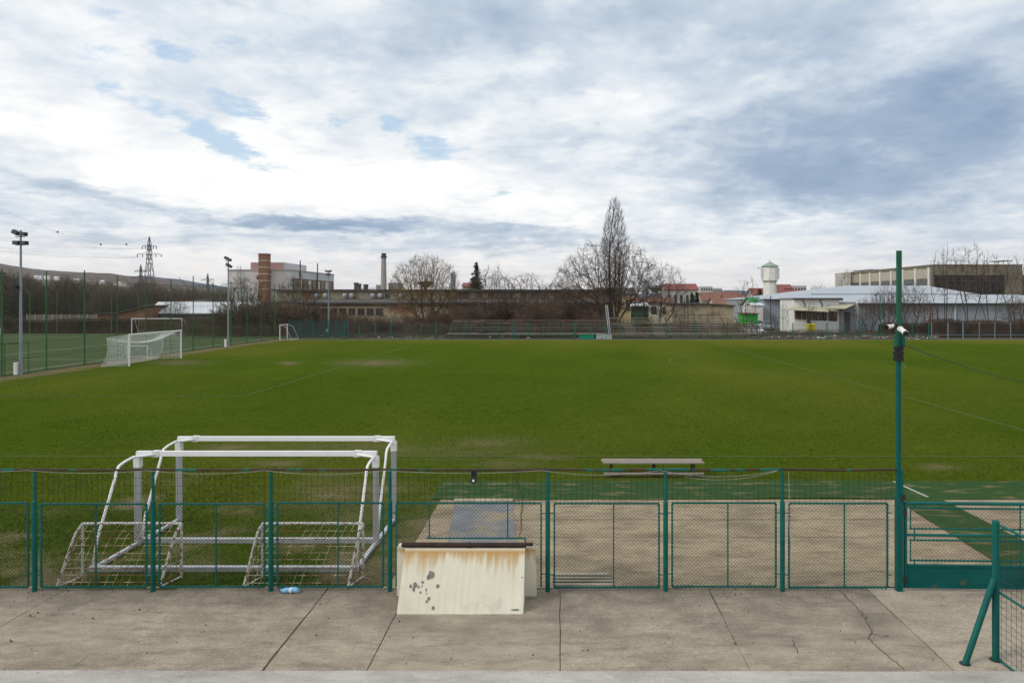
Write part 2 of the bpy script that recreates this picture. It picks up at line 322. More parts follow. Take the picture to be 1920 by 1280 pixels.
# ------------------------------------------------------------------ ground sheets
single('ground', MB().quad((-3300, -60, -.03), (3300, -60, -.03), (3300, 4300, -.03), (-3300, 4300, -.03)), 'soil', kind='structure')
gx = np.concatenate([np.arange(-37.2, -16, .5), np.arange(-16, 12, .22), np.arange(12, 64, .7)]); gy = np.concatenate([np.arange(12.25, 30, .22), np.arange(30, 90.4, .6)])
XX, YY = np.meshgrid(gx, gy); nx, ny = len(gx), len(gy)
b = MB(); ii = (np.arange(ny - 1)[:, None] * nx + np.arange(nx - 1)[None]).ravel()
b.add(np.stack([XX.ravel(), YY.ravel(), .02 * (fbm(XX.ravel(), YY.ravel(), .3, 40) - .5)], 1), [np.stack([ii, ii + 1, ii + nx + 1, ii + nx], 1)])
fo = single('playing_field', b, 'grass_ground', kind='structure', smooth=True)
a1 = fo.data.attributes.new('bare', 'FLOAT', 'POINT'); a1.data.foreach_set('value', wear(XX.ravel(), YY.ravel()).astype(np.float32))
stripe = .12 * (np.sin(XX.ravel() / 5.5 * np.pi) > 0)
dry_graze = np.clip((fbm(XX.ravel(), YY.ravel() * .5, .09, 77) - .5) * 1.5 + .12 + stripe * .6 + .45 * np.clip((YY.ravel() - 62) / 26, 0, 1), 0, .8)  # dry patches and mowing bands; far end painted paler for the grazing view
a2 = fo.data.attributes.new('dry', 'FLOAT', 'POINT'); a2.data.foreach_set('value', dry_graze.astype(np.float32))

single('turf_pitch', MB().quad((-125, 20, -.008), (-37.4, 20, -.008), (-37.4, 106, -.008), (-125, 106, -.008)), 'turf_field', kind='structure')
# painted lines, slightly broken
def stroke(mb, pts, w, z=.016):
    pts = np.asarray(pts, float); d = np.gradient(pts, axis=0); d /= np.linalg.norm(d, axis=1, keepdims=True) + 1e-9
    nn = np.stack([-d[:, 1], d[:, 0]], 1) * w / 2; k = len(pts)
    V = np.concatenate([np.c_[pts + nn, np.full(k, z)], np.c_[pts - nn, np.full(k, z)]]); i = np.arange(k - 1)
    return mb.add(V, [np.stack([i, i + k, i + k + 1, i + 1], 1)])
def seg(x0, y0, x1, y1, n=40): t = np.linspace(0, 1, n)[:, None]; return np.array([[x0, y0]]) * (1 - t) + np.array([[x1, y1]]) * t
b = MB(); GL, HL, NT, FT, MY = -33.3, 18.2, 22.7, 88.5, 57.0
stroke(b, seg(-36, NT, 62, NT - .1, 200), .08); stroke(b, seg(HL, NT, HL, FT, 100), .10); stroke(b, seg(GL, NT, GL, FT), .08)
for hw, dp in ((20.16, 16.5), (9.16, 5.5)):
    for s in (-1, 1): stroke(b, seg(GL, MY + s * hw, GL + dp, MY + s * hw), .09)
    stroke(b, seg(GL + dp, MY - hw, GL + dp, MY + hw), .09)
t = np.linspace(0, 2 * np.pi, 90); stroke(b, np.c_[HL + 9.15 * np.cos(t), MY + 9.15 * np.sin(t)], .09)
t = np.linspace(-.92, .92, 30); stroke(b, np.c_[GL + 11 + 9.15 * np.cos(t), MY + 9.15 * np.sin(t)], .09)
single('field_lines', b, 'line_paint', kind='structure')
b = MB(); stroke(b, seg(-52, 40, -52, 104), .12, .0); stroke(b, seg(-110, 96, -38, 96), .12, .0); stroke(b, seg(-110, 60, -38, 60), .12, .0); stroke(b, seg(-39, 40, -39, 104), .12, .0)
single('turf_lines', b, 'turf_line', kind='structure')

# artificial turf strip along the touchline and the one leading to the gate
def ragged(x0, x1, y0, y1, z, amp, seed, n=120):
    xs = np.linspace(x0, x1, n); rs = np.random.RandomState(seed)
    k = np.convolve(rs.rand(n + 8), np.ones(9) / 9, 'valid') - .5; k2 = np.convolve(rs.rand(n + 8), np.ones(9) / 9, 'valid') - .5
    V = np.concatenate([np.c_[xs, y0 + amp * k * 3, np.full(n, z)], np.c_[xs, y1 + amp * k2 * 3, np.full(n, z)]]); i = np.arange(n - 1)
    return MB().add(V, [np.stack([i, i + 1, i + n + 1, i + n], 1)])
single('turf_strip', ragged(-3.3, 40, 17.75, 19.5, .024, .22, 3), 'turf_strip', kind='structure')
b = MB(); b.quad((8.45, 12.6, .036), (9.8, 12.6, .036), (9.75, 17.7, .036), (8.55, 17.7, .036)); single('turf_path', b, 'turf_strip', kind='structure')
b = MB(); stroke(b, seg(9.35, 19.45, 9.5, 17.9, 12), .07, .03); single('turf_strip_line', b, 'turf_line', kind='structure')
# concrete apron behind the fence
def crack(mb, pts, w, z, seed):
    r = random.Random(seed); out = []
    for (x0, y0), (x1, y1) in zip(pts[:-1], pts[1:]):
        for k in range(8): t = k / 8; out.append((x0 + (x1 - x0) * t + r.uniform(-.02, .02), y0 + (y1 - y0) * t + r.uniform(-.02, .02)))
    out.append(pts[-1]); stroke(mb, out, w, z)
single('apron', ragged(-3.05, 40, 12.3, 17.72, .012, .05, 9), 'apron_concrete', kind='structure')
b = MB(); stroke(b, seg(-2, 16.1, 40, 16.1, 90), .025, .017); stroke(b, seg(-1.2, 14.9, 40, 14.95, 60), .012, .017)
P_ = [(-.05 + .10 * math.sin(i * 1.7) * .5 + .06 * ((i * 7919) % 5 - 2), 17.5 - i * .16) for i in range(24)]
crack(b, [G(979, 942), G(981, 952), G(976, 968), G(978, 985), G(974, 1008)], .022, .017, 4)
single('apron_joints', b, 'joint', kind='structure')
b = MB(); b.quad((X(840, 14.6), 14.55, .02), (X(968, 14.6), 14.55, .02), (X(962, 17.4), 17.4, .02), (X(852, 17.4), 17.4, .02)); single('grey_pad', b, 'mat_grey', kind='structure')
b = MB(); b.box(X(852, 17.6), X(962, 17.6), 17.44, 17.66, .012, .06); single('pad_kerb', b, 'pale_concrete', kind='structure')
b = MB(); b.prism([(X(1040, 12.5), 12.32), (X(1152, 12.5), 12.32), (X(1140, 12.9), 12.9), (X(1040, 12.9), 12.9)], 'z', .012, .05); single('drain_slab', b, 'pale_concrete', kind='structure')
b = MB()
for yy in (12.42, 12.56, 12.7): b.box(X(1036, 12.5), X(1148, 12.5), yy, yy + .03, .05, .065)
single('drain_bars', b, 'joint', kind='structure')
b = MB(); b.prism([(X(1160, 12.5), 12.34), (X(1400, 12.5), 12.34), (X(1408, 12.5), 12.5), (X(1385, 13), 12.95), (X(1250, 13), 12.98), (X(1175, 13), 12.9)], 'z', .012, .03); single('concrete_patch', b, 'apron_concrete', kind='structure')

# terrace in front: slabs with gaps, dark bed showing in the gaps
JX = [-18, -14.6, -11.6, -8.75, -6.77, -4.1, -2.67, 0.0, 2.62, 5.42, 14]
b = MB(); single('terrace_bed', MB().quad((-20, 5.0, -.024), (16, 5.0, -.024), (16, 12.3, -.024), (-20, 12.3, -.024)), 'joint', kind='structure')
rs = np.random.RandomState(4)
def slab(mb, x0, x1, g0, g1, z):
    ys = np.linspace(5.2, 12.28, 60); wl = np.convolve(rs.rand(64), np.ones(5) / 5, 'valid') - .5; wr = np.convolve(rs.rand(64), np.ones(5) / 5, 'valid') - .5
    l = np.c_[x0 + g0 + .03 * wl, ys, np.full(60, z)]; r = np.c_[x1 - g1 + .03 * wr, ys, np.full(60, z)]; i = np.arange(59)
    V = np.concatenate([l, r, l - (0, 0, .03), r - (0, 0, .03)])
    mb.add(V, [np.stack([i, i + 60, i + 61, i + 1], 1), np.stack([i, i + 1, i + 121, i + 120], 1), np.stack([i + 60, i + 180, i + 181, i + 61], 1)])
GAP = [.007, .006, .006, .006, .007, .014, .006, .006, .007, .008, .006]
for k in range(len(JX) - 2): slab(b, JX[k], JX[k + 1], GAP[k], GAP[k + 1], .004 * ((k * 5) % 3))
single('terrace', b, 'concrete', kind='structure')
b = MB(); slab(b, JX[-2], JX[-1], .015, .01, .012); single('terrace_slab', b, 'pale_concrete', kind='structure')
# cracks
b = MB(); crack(b, [G(1575, 1108), G(1612, 1145), G(1636, 1182), G(1627, 1196), G(1650, 1218), G(1696, 1256)], .013, .014, 1); crack(b, [G(1631, 1188), G(1665, 1194)], .012, .014, 2); crack(b, [G(1487, 1200), G(1495, 1226)], .01, .014, 3)
stroke(b, [(-4.1 + .012 * math.sin(y * 9), y) for y in np.linspace(5.5, 12.2, 60)], .03, .002); single('terrace_cracks', b, 'moss', kind='structure')
# kerb under the fence, ledge of the stand in front
b = MB(); b.box(-18, 5.7, 12.28, 12.34, -.02, .014); single('terrace_edge', b, 'apron_concrete', kind='structure')
b = MB(); 
n = 160; xs = np.linspace(-14, 14, n); rs = np.random.RandomState(8); e = (np.convolve(rs.rand(n + 4), np.ones(5) / 5, 'valid') - .5) * .02
zt = 1.905 - .0012 * xs; rows = [np.c_[xs, np.full(n, 5.35), np.full(n, -.02)], np.c_[xs, np.full(n, 5.35), np.full(n, 1.9)], np.c_[xs, 5.985 + e, zt], np.c_[xs, 6.0 + e, zt - .015], np.c_[xs, 6.0 + e, np.full(n, -.02)]]
i_ = np.arange(n - 1); b.add(np.concatenate(rows), [np.concatenate([np.stack([i_ + k * n, i_ + 1 + k * n, i_ + 1 + (k + 1) * n, i_ + (k + 1) * n], 1) for k in range(4)])])
single('stand_ledge', b, 'ledge_concrete', kind='structure')

# hills
def ridge(name, pts, D, mat, run, seed):
    b = MB(); pxs = np.linspace(pts[0][0], pts[-1][0], 260); py = np.interp(pxs, [p[0] for p in pts], [p[1] for p in pts])
    n = len(pxs); rows = []
    r_ = np.random.RandomState(seed); jag = (np.convolve(r_.rand(n + 2), np.ones(3) / 3, 'valid') - .5)
    for q, (t, zf) in enumerate([(0, 0), (.25, .28), (.5, .55), (.75, .82), (.93, .975), (1, 1), (1.25, .8), (1.9, .0)]):
        d = D - run + run * t
        zz = np.maximum(Z(py, D) + jag * D * .0012, .5) * zf
        bump = (fbm(pxs * .02, np.full(n, t * 5.), 1, seed) - .5) * .16 * np.maximum(Z(py, D), 0) * (0 < t < .9)
        rows.append(np.c_[(pxs - CX) / F * D, np.full(n, d), zz + bump - (.5 if zf == 0 else 0)])
    V = np.concatenate(rows); ii = (np.arange(len(rows) - 1)[:, None] * n + np.arange(n - 1)[None]).ravel()
    b.add(V, [np.stack([ii, ii + 1, ii + n + 1, ii + n], 1)]); single(name, b, mat, kind='structure', smooth=True)
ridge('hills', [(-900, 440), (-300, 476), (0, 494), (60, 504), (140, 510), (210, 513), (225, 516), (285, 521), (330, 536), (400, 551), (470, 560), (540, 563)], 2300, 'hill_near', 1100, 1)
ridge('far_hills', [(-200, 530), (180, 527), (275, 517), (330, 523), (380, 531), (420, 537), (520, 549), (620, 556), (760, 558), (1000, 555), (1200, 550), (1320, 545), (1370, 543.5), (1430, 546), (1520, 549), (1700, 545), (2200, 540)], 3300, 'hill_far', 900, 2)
# ------------------------------------------------------------------ near objects
M('teal_paint', (.002, .092, .080), (.004, .130, .110), 3, (.05, .06, .042), 5, .67, .05, .55, 0, .15, 60, spec=.25)
M('dark_teal', (.002, .080, .074), (.004, .108, .098), 2.5, (.10, .105, .065), 3.2, .66, .05, .6, spec=.2)
M('rail_rust', (.045, .026, .018), (.075, .045, .03), 4, (.006, .13, .11), 1.3, .56, .02, .8)
M('old_wire', (.028, .022, .018), (.05, .04, .03), 3)
M('link_wire', (.004, .030, .027), (.012, .04, .034), 1.5, spec=.1)
M('rust_white', (.50, .49, .46), (.70, .69, .66), 8, (.20, .085, .045), 11, .55, .03, .7)
M('rust_rod', (.44, .35, .21), (.60, .53, .40), 2.4, (.22, .10, .045), 3.5, .50, .05, .75)
M('white_powder', (.80, .80, .81), (.86, .86, .86), 2, rough=.35, spec=.5)
M('aluminium', (.46, .47, .49), (.58, .59, .61), 3, rough=.42, metal=.35, st=(1, 1, .15))
M('white_plastic', (.72, .72, .70), (.82, .82, .80), 6, rough=.4)
M('black_plastic', (.012, .012, .014), (.03, .03, .034), 8, rough=.45)
M('lens_glass', (.004, .004, .005), (.01, .01, .012), 8, rough=.08, spec=.8)
M('pole_green', (.010, .085, .045), (.016, .11, .062), 2, (.03, .06, .05), 4, .68, .05, .5)
M('box_green', (.006, .085, .06), (.01, .12, .085), 5, rough=.4)
M('bare_wood', (.24, .195, .17), (.36, .305, .27), 6, (.15, .10, .08), 8, .62, .05, .9, 0, .4, 30, (.25, 4, 4))
M('dark_steel', (.02, .018, .018), (.05, .042, .04), 6, rough=.6)
M('brown_pipe', (.030, .017, .014), (.055, .033, .026), 5, (.10, .05, .03), 7, .66, .04, .7)
M('bare_mortar', (.17, .155, .135), (.27, .25, .22), 14, rough=.95)
M('bottle_blue', (.16, .42, .72), (.28, .55, .80), 9, rough=.15, spec=.6)
M('bottle_label', (.62, .68, .74), (.75, .8, .84), 20, rough=.4)
M('cap_blue', (.02, .06, .30), (.03, .08, .38), 9, rough=.4)
M('steel_wire', (.02, .02, .02), (.04, .04, .04), 3)
M('grey_cable', (.24, .24, .22), (.38, .38, .36), 3)
# plaster of the hatch: cream, streaked with rust running down from the pipe
m = M('plaster', (.66, .63, .50), (.74, .71, .59), 1.6, (.56, .53, .42), 2.4, .64, .09, .85, 0, .25, 25)
nt3 = m.node_tree; bs = nt3.nodes['Principled BSDF']; src = bs.inputs['Base Color'].links[0].from_socket
tc3 = nd(nt3, 'ShaderNodeTexCoord'); s3 = nd(nt3, 'ShaderNodeSeparateXYZ'); nt3.links.new(tc3.outputs['Object'], s3.inputs[0])
mp3 = nd(nt3, 'ShaderNodeMapping'); mp3.inputs['Scale'].default_value = (11, .2, 1.0); nt3.links.new(tc3.outputs['Object'], mp3.inputs[0])
n3 = nd(nt3, 'ShaderNodeTexNoise'); n3.inputs['Scale'].default_value = 1.4; n3.inputs['Detail'].default_value = 5; nt3.links.new(mp3.outputs[0], n3.inputs[0])
mp4 = nd(nt3, 'ShaderNodeMapping'); mp4.inputs['Scale'].default_value = (3, .2, .6); nt3.links.new(tc3.outputs['Object'], mp4.inputs[0])
n4 = nd(nt3, 'ShaderNodeTexNoise'); n4.inputs['Scale'].default_value = 1.3; n4.inputs['Detail'].default_value = 3; nt3.links.new(mp4.outputs[0], n4.inputs[0])
def mk(op, a, b_, c=None):
    n = nd(nt3, 'ShaderNodeMath', operation=op)
    for i, v in enumerate((a, b_, c)):
        if v is None: continue
        if isinstance(v, (int, float)): n.inputs[i].default_value = v
        else: nt3.links.new(v, n.inputs[i])
    return n.outputs[0]
length = mk('MULTIPLY_ADD', mk('MULTIPLY', n3.outputs['Fac'], n4.outputs['Fac']), 1.65, -.17)       # how far each streak runs
depth = mk('SUBTRACT', .83, s3.outputs[2])
q = mk('SUBTRACT', 1.0, mk('DIVIDE', depth, mk('MAXIMUM', length, .03)))
mr = nd(nt3, 'ShaderNodeMapRange', interpolation_type='SMOOTHSTEP'); nt3.links.new(q, mr.inputs['Value']); mr.inputs['From Min'].default_value = 0; mr.inputs['From Max'].default_value = 1.1; mr.inputs['To Max'].default_value = .95
topclean = nd(nt3, 'ShaderNodeMapRange'); nt3.links.new(depth, topclean.inputs['Value']); topclean.inputs['From Min'].default_value = -.01; topclean.inputs['From Max'].default_value = .03
fac = mk('MULTIPLY', mr.outputs[0], topclean.outputs[0])
mx3 = nd(nt3, 'ShaderNodeMix', data_type='RGBA'); nt3.links.new(fac, mx3.inputs['Factor']); nt3.links.new(src, mx3.inputs['A']); mx3.inputs['B'].default_value = (.47, .245, .05, 1)
nt3.links.new(mx3.outputs['Result'], bs.inputs['Base Color'])

FD = 12.17                       # depth of the fence line
def links(mb, x0, x1, z0, z1, y, p=.066, r=.0022, n=3):     # woven diamond mesh clipped to a panel
    A, B_ = [], []
    for sgn in (1, -1):
        cs = np.arange(x0 - (z1 - z0) - p, x1 + (z1 - z0) + p, p)
        for c in cs:             # line x = c + sgn*(z-z0)
            t0, t1 = 0.0, z1 - z0
            if sgn > 0: t0 = max(t0, x0 - c); t1 = min(t1, x1 - c)
            else: t0 = max(t0, c - x1); t1 = min(t1, c - x0)
            if t1 - t0 < .01: continue
            A.append((c + sgn * t0, y + .003 * sgn, z0 + t0)); B_.append((c + sgn * t1, y + .003 * sgn, z0 + t1))
    return mb.tubes(A, B_, r, n=n)
def grid(mb, x0, x1, z0, z1, y, px, pz, r, seed=0, n=3):
    rs = random.Random(seed); A, B_ = [], []
    k = round((x1 - x0) / px); kz = round((z1 - z0) / pz)
    for i in range(k + 1):
        x = x0 + (x1 - x0) * i / k + rs.uniform(-.006, .006); A.append((x, y, z0)); B_.append((x + rs.uniform(-.006, .006), y, z1))
    for j in range(kz + 1):
        z = z0 + (z1 - z0) * j / kz + rs.uniform(-.005, .005); A.append((x0, y + .003, z)); B_.append((x1, y + .003, z + rs.uniform(-.005, .005)))
    return mb.tubes(A, B_, r, n=n)

posts = [-160, 65, 287, 508, 731, 1027, 1248, 1467]
pxs = [X(p, FD) for p in posts] + [5.86]
fence = thing('pitch_fence', 'long green mesh fence with rusty top rail between the concrete terrace and the playing field', 'fence', (0, FD, 0))
for i, x in enumerate(pxs[:-1]):
    b = MB(); b.lathe([(.043, -.02), (.043, 1.55), (.04, 1.575), (.026, 1.585), (.026, 2.13)], x, FD, 12); part('post', b, 'teal_paint', fence, smooth=False)
b = MB(); rs = random.Random(3)
pts = []
for i in range(len(pxs) - 1):
    for t in np.linspace(0, 1, 6)[:-1]: pts.append((pxs[i] + (pxs[i + 1] - pxs[i]) * t, FD, 2.135 - .01 * math.sin(math.pi * t) + rs.uniform(-.004, .004)))
pts.append((5.9, FD, 2.135)); b.poly(pts, .021, 6); part('top_rail', b, 'rail_rust', fence)
b = MB()
for i in range(len(pxs) - 1): grid(b, pxs[i] + .03, pxs[i + 1] - .03, 1.56, 2.12, FD + .02, .096, .125, .0033, i)
part('upper_mesh', b, 'old_wire', fence)
WALL_X0, WALL_X1 = X(745, 12), X(1003, 12)
def frame_rect(mb, x0, x1, z0, z1, y, w, wav=True):
    for (p, q_) in (((x0, y, z0), (x1, y, z0)), ((x0, y, z1), (x1, y, z1)), ((x0, y, z0), (x0, y, z1)), ((x1, y, z0), (x1, y, z1))):
        mb.bar(p, q_, w, w)
        if wav:       # stitched edge where the mesh is wrapped round the frame
            k = int(np.linalg.norm(np.subtract(q_, p)) / .066)
            for j in range(k):
                c = np.array(p) + (np.array(q_) - p) * (j + .5) / k; d = w * .75; mb.box(c[0] - d, c[0] + d, c[1] - d, c[1] + d, c[2] - d, c[2] + d)
for i in range(len(pxs) - 1):
    x0, x1 = pxs[i], pxs[i + 1]; b = MB(); y = FD
    f0, f1 = x0 + .115, x1 - .115; zt, zb = 1.535 + rs.uniform(-.012, .012), .075 + rs.uniform(-.01, .01)
    if i == 4:                 # shortened over the plaster hatch
        for p, q_ in (((f0, y, zb), (f0, y, zt)), ((f1, y, zb), (f1, y, zt)), ((f0, y, zt), (f1, y, zt)), ((X(800, FD), y, .93), (X(985, FD), y, .93)), ((X(985, FD), y, .93), (X(985, FD), y, .86)), ((X(985, FD), y, .86), (X(985, FD), y + .1, .86))): b.bar(p, q_, .022, .022)
        for k in range(22): b.box(f1 - .016, f1 + .016, y - .016, y + .016, zb + k * .066, zb + k * .066 + .03); b.box(f0 - .016, f0 + .016, y - .016, y + .016, zb + k * .066, zb + k * .066 + .03)
        for k in range(37): b.box(f0 + .02 + k * .066, f0 + .05 + k * .066, y - .016, y + .016, zt - .016, zt + .016)
        mids = [X(805, FD), X(952, FD)]; zl = .93
    else:
        frame_rect(b, f0, f1, zb, zt, y, .022); mids = [f0 + (f1 - f0) * (.53 + rs.uniform(-.05, .05))]; zl = zb
    for mxx in mids: b.bar((mxx, y, zl), (mxx, y, zt), .02, .02)
    for zz in (zb + .22, zt - .17):
        for xa, xb in ((x0 + .04, f0), (f1, x1 - .04)): b.bar((xa, y, zz), (xb, y, zz), .014, .014)
    fr = part('panel', b, 'teal_paint', fence)
    b = MB()
    if i == 4: links(b, f0, f1, .93, zt, y); links(b, X(985, FD), f1, zb, .93, y)
    else: links(b, f0, f1, zb, zt, y)
    part('mesh', b, 'link_wire', fr)
# white cable drooping along the fence top
b = MB(); rs = random.Random(12)
for i in range(0, 8):
    if i == 7: continue
    x0, x1 = pxs[i] - .1, pxs[i + 1] - .1; sg = [.03, .05, .06, .07, .05, .08, .11, 0][i]
    b.poly([(x0 + (x1 - x0) * t, FD - .03, 2.125 - sg * 4 * t * (1 - t)) for t in np.linspace(0, 1, 9)], .0045, 5)
b.poly([(pxs[6] - .1 + (pxs[7] - pxs[6]) * t, FD - .035, 2.12 - .16 * 4 * t * (1 - t)) for t in np.linspace(.2, 1, 9)], .004, 5)
b.poly([(pxs[7] + .1, FD - .03, 2.11), (pxs[7] + .11, FD - .03, 1.7), (pxs[7] + .10, FD - .03, 1.3), (pxs[7] + .14, FD - .02, .75)], .006, 5)
single('cable', b, 'grey_cable', 'loose grey cable drooping in loops along the rusty rail of the near mesh fence', 'cable', (0, FD, 0))
b = MB(); P_ = [(1055, 868), (1058, 895), (1080, 930), (1078, 950), (1076, 975), (1075, 1000)]
b.poly([(X(a, FD), FD - .03, Z(c, FD - .03)) for a, c in ((965, 880), (970, 905), (980, 930), (977, 962), (978, 985))], .005, 4); single('loose_wire', b, 'steel_wire', 'thin dark loose wire hanging down the mesh right of the loudspeaker', 'wire', (X(970, FD), FD, 1.6))
# loudspeaker clamped under the rail
sxp = X(889, FD); sp = thing('loudspeaker', 'small black horn loudspeaker clamped under the rusty fence rail', 'loudspeaker', (sxp, FD, 2.0))
b = MB(); b.box(sxp - .045, sxp + .045, FD - .05, FD + .05, 1.99, 2.12); part('bracket', b, 'black_plastic', sp)
b = MB()
for r0, y0, r1, y1 in ((.045, .06, .05, -.01), (.05, -.01, .058, -.1), (.058, -.1, .05, -.11)): b.tubes([(sxp, FD + y0, 1.965)], [(sxp, FD + y1, 1.965)], r0, r1, 14, True)
part('horn', b, 'black_plastic', sp)
b = MB(); b.tubes([(sxp, FD - .105, 1.965)], [(sxp, FD - .117, 1.965)], .026, .02, 12, True); part('dust_cap', b, 'white_plastic', sp)

# plaster hatch with its wall stubs and pipe
hx0, hx1 = -2.66, -.60; HY0, HY1 = 11.28, 11.96
ht = thing('plaster_hatch', 'sloping cream plaster slab streaked with rust below a brown pipe', 'concrete hatch', ((hx0 + hx1) / 2, 11.6, 0))
b = MB(); rs = np.random.RandomState(2); n = 40; xs = np.linspace(hx0, hx1, n); jz = rs.rand(n) * .012
for k in range(n - 1):
    b.add([(xs[k], HY0 + jz[k], .0), (xs[k + 1], HY0 + jz[k + 1], .0), (xs[k + 1], HY1 - .06, .845), (xs[k], HY1 - .06, .845), (xs[k], HY1, .86), (xs[k + 1], HY1, .86), (xs[k], HY1, .0), (xs[k + 1], HY1, .0)], [[[0, 1, 2, 3], [3, 2, 5, 4], [4, 5, 7, 6]]])
for x, s in ((hx0, 0), (hx1, 1)): b.quad((x, HY0 + jz[-s], 0), (x, HY1 - .06, .845), (x, HY1, .86), (x, HY1, 0))
part('sloping_slab', b, 'plaster', ht)
b = MB(); b.prism([(WALL_X0, -.02), (hx0 + .3, -.02), (hx0 + .3, .83), (hx0 + .06, .84), (WALL_X0 + .08, .875), (WALL_X0 + .02, .87), (WALL_X0, .84)], 'y', 11.965, 12.1); part('wall_stub', b, 'plaster', ht)
b = MB(); b.prism([(hx1 - .3, -.02), (WALL_X1 + .03, -.02), (WALL_X1 + .02, .4), (WALL_X1, .82), (WALL_X1 - .03, .85), (hx1 + .05, .84), (hx1 - .3, .83)], 'y', 11.965, 12.1); part('wall_stub', b, 'plaster', ht)
b = MB(); b.poly([(hx0 - .06, 11.93, .90), (hx0 + .9, 11.93, .898), (hx1 + .02, 11.93, .895)], .042, 10); b.poly([(hx0 + 1.08, 11.93, .898), (hx0 + 1.12, 11.93, .898)], .05, 10); b.poly([(hx1 - .05, 11.94, .9), (hx1 + .13, 12.0, .885)], .03, 8); part('pipe', b, 'brown_pipe', ht)
b = MB(); rs = random.Random(5)
def face(px, py):      # point of the sloping face seen at a pixel
    lo, hi = 11.28, 11.9
    for _ in range(30):
        m_ = (lo + hi) / 2; zf = (m_ - HY0) / (HY1 - .06 - HY0) * .845
        if Z(py, m_) > zf: lo = m_
        else: hi = m_
    return (X(px, lo), lo, Z(py, lo))
nrm = np.array([0, -.845, HY1 - .06 - HY0]); nrm /= np.linalg.norm(nrm)
for px, py, rx, ry in [(808, 1077, 7, 7), (803, 1083, 4, 4), (770, 1099, 3, 4), (779, 1096, 4, 6), (776, 1104, 3, 6), (785, 1100, 2, 3), (793, 1091, 3, 3), (791, 1098, 1.4, 2), (788, 1110, 3, 2), (799, 1105, 1.5, 4), (800, 1112, 1.5, 1.5), (821, 1098, 3.5, 4), (804, 1121, 3, 4), (800, 1127, 2.5, 3), (812, 1139, 3.2, 4), (966, 1142.5, 8, 1.7), (979, 1082, 1.5, 1.5), (797, 1043, 1, 1), (947, 1042, 1, 1)]:
    k = 11; V = []
    for i in range(k):
        a = i * 2 * math.pi / k; f = rs.uniform(.65, 1.15); V.append(np.array(face(px + rx * f * math.cos(a), py + ry * f * math.sin(a))) + nrm * .0035)
    b = MB(); b.add(V, [[list(range(k))]]); part('bare_patch', b, 'bare_mortar', ht)

# bottle
bx, by = X(543, 12.09), 12.09
bt = thing('plastic_bottle', 'crumpled empty blue plastic bottle lying on the terrace against the fence', 'bottle', (bx, by, 0))
b = MB(); rs = random.Random(1); pr = [(-.165, .012), (-.155, .014), (-.13, .02), (-.09, .046), (-.04, .05), (.0, .043), (.05, .05), (.09, .047), (.12, .05), (.15, .046), (.16, .03)]
pts = [(bx + a, by + .01 * math.sin(a * 20), .052 + rs.uniform(-.004, .003)) for a, r in pr]; b.poly(pts, [r * rs.uniform(.92, 1.02) for a, r in pr], 12); part('body', b, 'bottle_blue', bt, smooth=True)
b = MB(); b.poly([(bx - .185, by, .05), (bx - .162, by, .05)], .017, 10); part('cap', b, 'cap_blue', bt)
b = MB(); b.poly([(bx + .003, by, .051), (bx + .045, by, .051)], [.0475, .051], 12); part('label', b, 'bottle_label', bt)

# portable goals
def portable_goal(D, back, label):
    x0, x1 = -8.80, -3.84; top = 1.96; t = thing('portable_goal', label, 'goal', ((x0 + x1) / 2, D, 0), 'white portable goals behind the fence')
    b = MB(); b.box(x0 - .02, x1 + .02, D - .045, D + .045, top - .10, top); part('crossbar', b, 'white_powder', t)
    for s, x in ((1, x0), (-1, x1)):
        b = MB(); b.box(x - .05, x + .05, D - .05, D + .05, 0, top - .10)
        for dx in (-.03, 0, .03): b.bar((x + dx, D - .053, 0), (x + dx, D - .053, top - .1), .008, .008)
        p = part('upright', b, 'aluminium', t)
        b = MB(); b.box(x - .062, x + .062, D - .066, D + .062, top - .33, top - .11); b.bar((x - .09, D - .02, top - .22), (x - .06, D - .02, top - .22), .02, .02); part('sleeve', b, 'white_plastic', p)
        b = MB(); b.box(x + s * .38 - .07, x + s * .38 + .07, D - .056, D + .056, top - .115, top + .012); part('clamp', b, 'white_plastic', t)
        b = MB(); b.poly([(x + s * .38, D - .06, top - .06), (x + s * .16, D - .10, top - .08), (x, D - .16, top - .09), (x, D - .45, top - .12), (x, D - .62, top - .16), (x, D - .70, top - .24), (x, D - .74, top - .36), (x, D - back + .12, .55), (x, D - back, .06)], .027, 9); part('stanchion', b, 'white_powder', t, smooth=True)
        b = MB(); b.bar((x, D - .05, .045), (x, D - back, .045), .075, .06); b.bar((x + s * .02, D - back + .05, .12), (x + s * .02, D - back + .35, .05), .012, .012); part('ground_bar', b, 'aluminium', t)
    b = MB(); b.box(x0 - .05, x1 + .05, D - back - .045, D - back + .045, .005, .10); b.box(x0 - .05, x1 + .05, D - back - .05, D - back - .045, .07, .1); part('rear_bar', b, 'aluminium', t)
    return t
portable_goal(14.46, 1.40, 'white metal portable goal standing nearer the fence, its frame overlapping the one behind')
portable_goal(16.02, 1.42, 'white metal portable goal standing farther from the fence, its crossbar showing above the other')

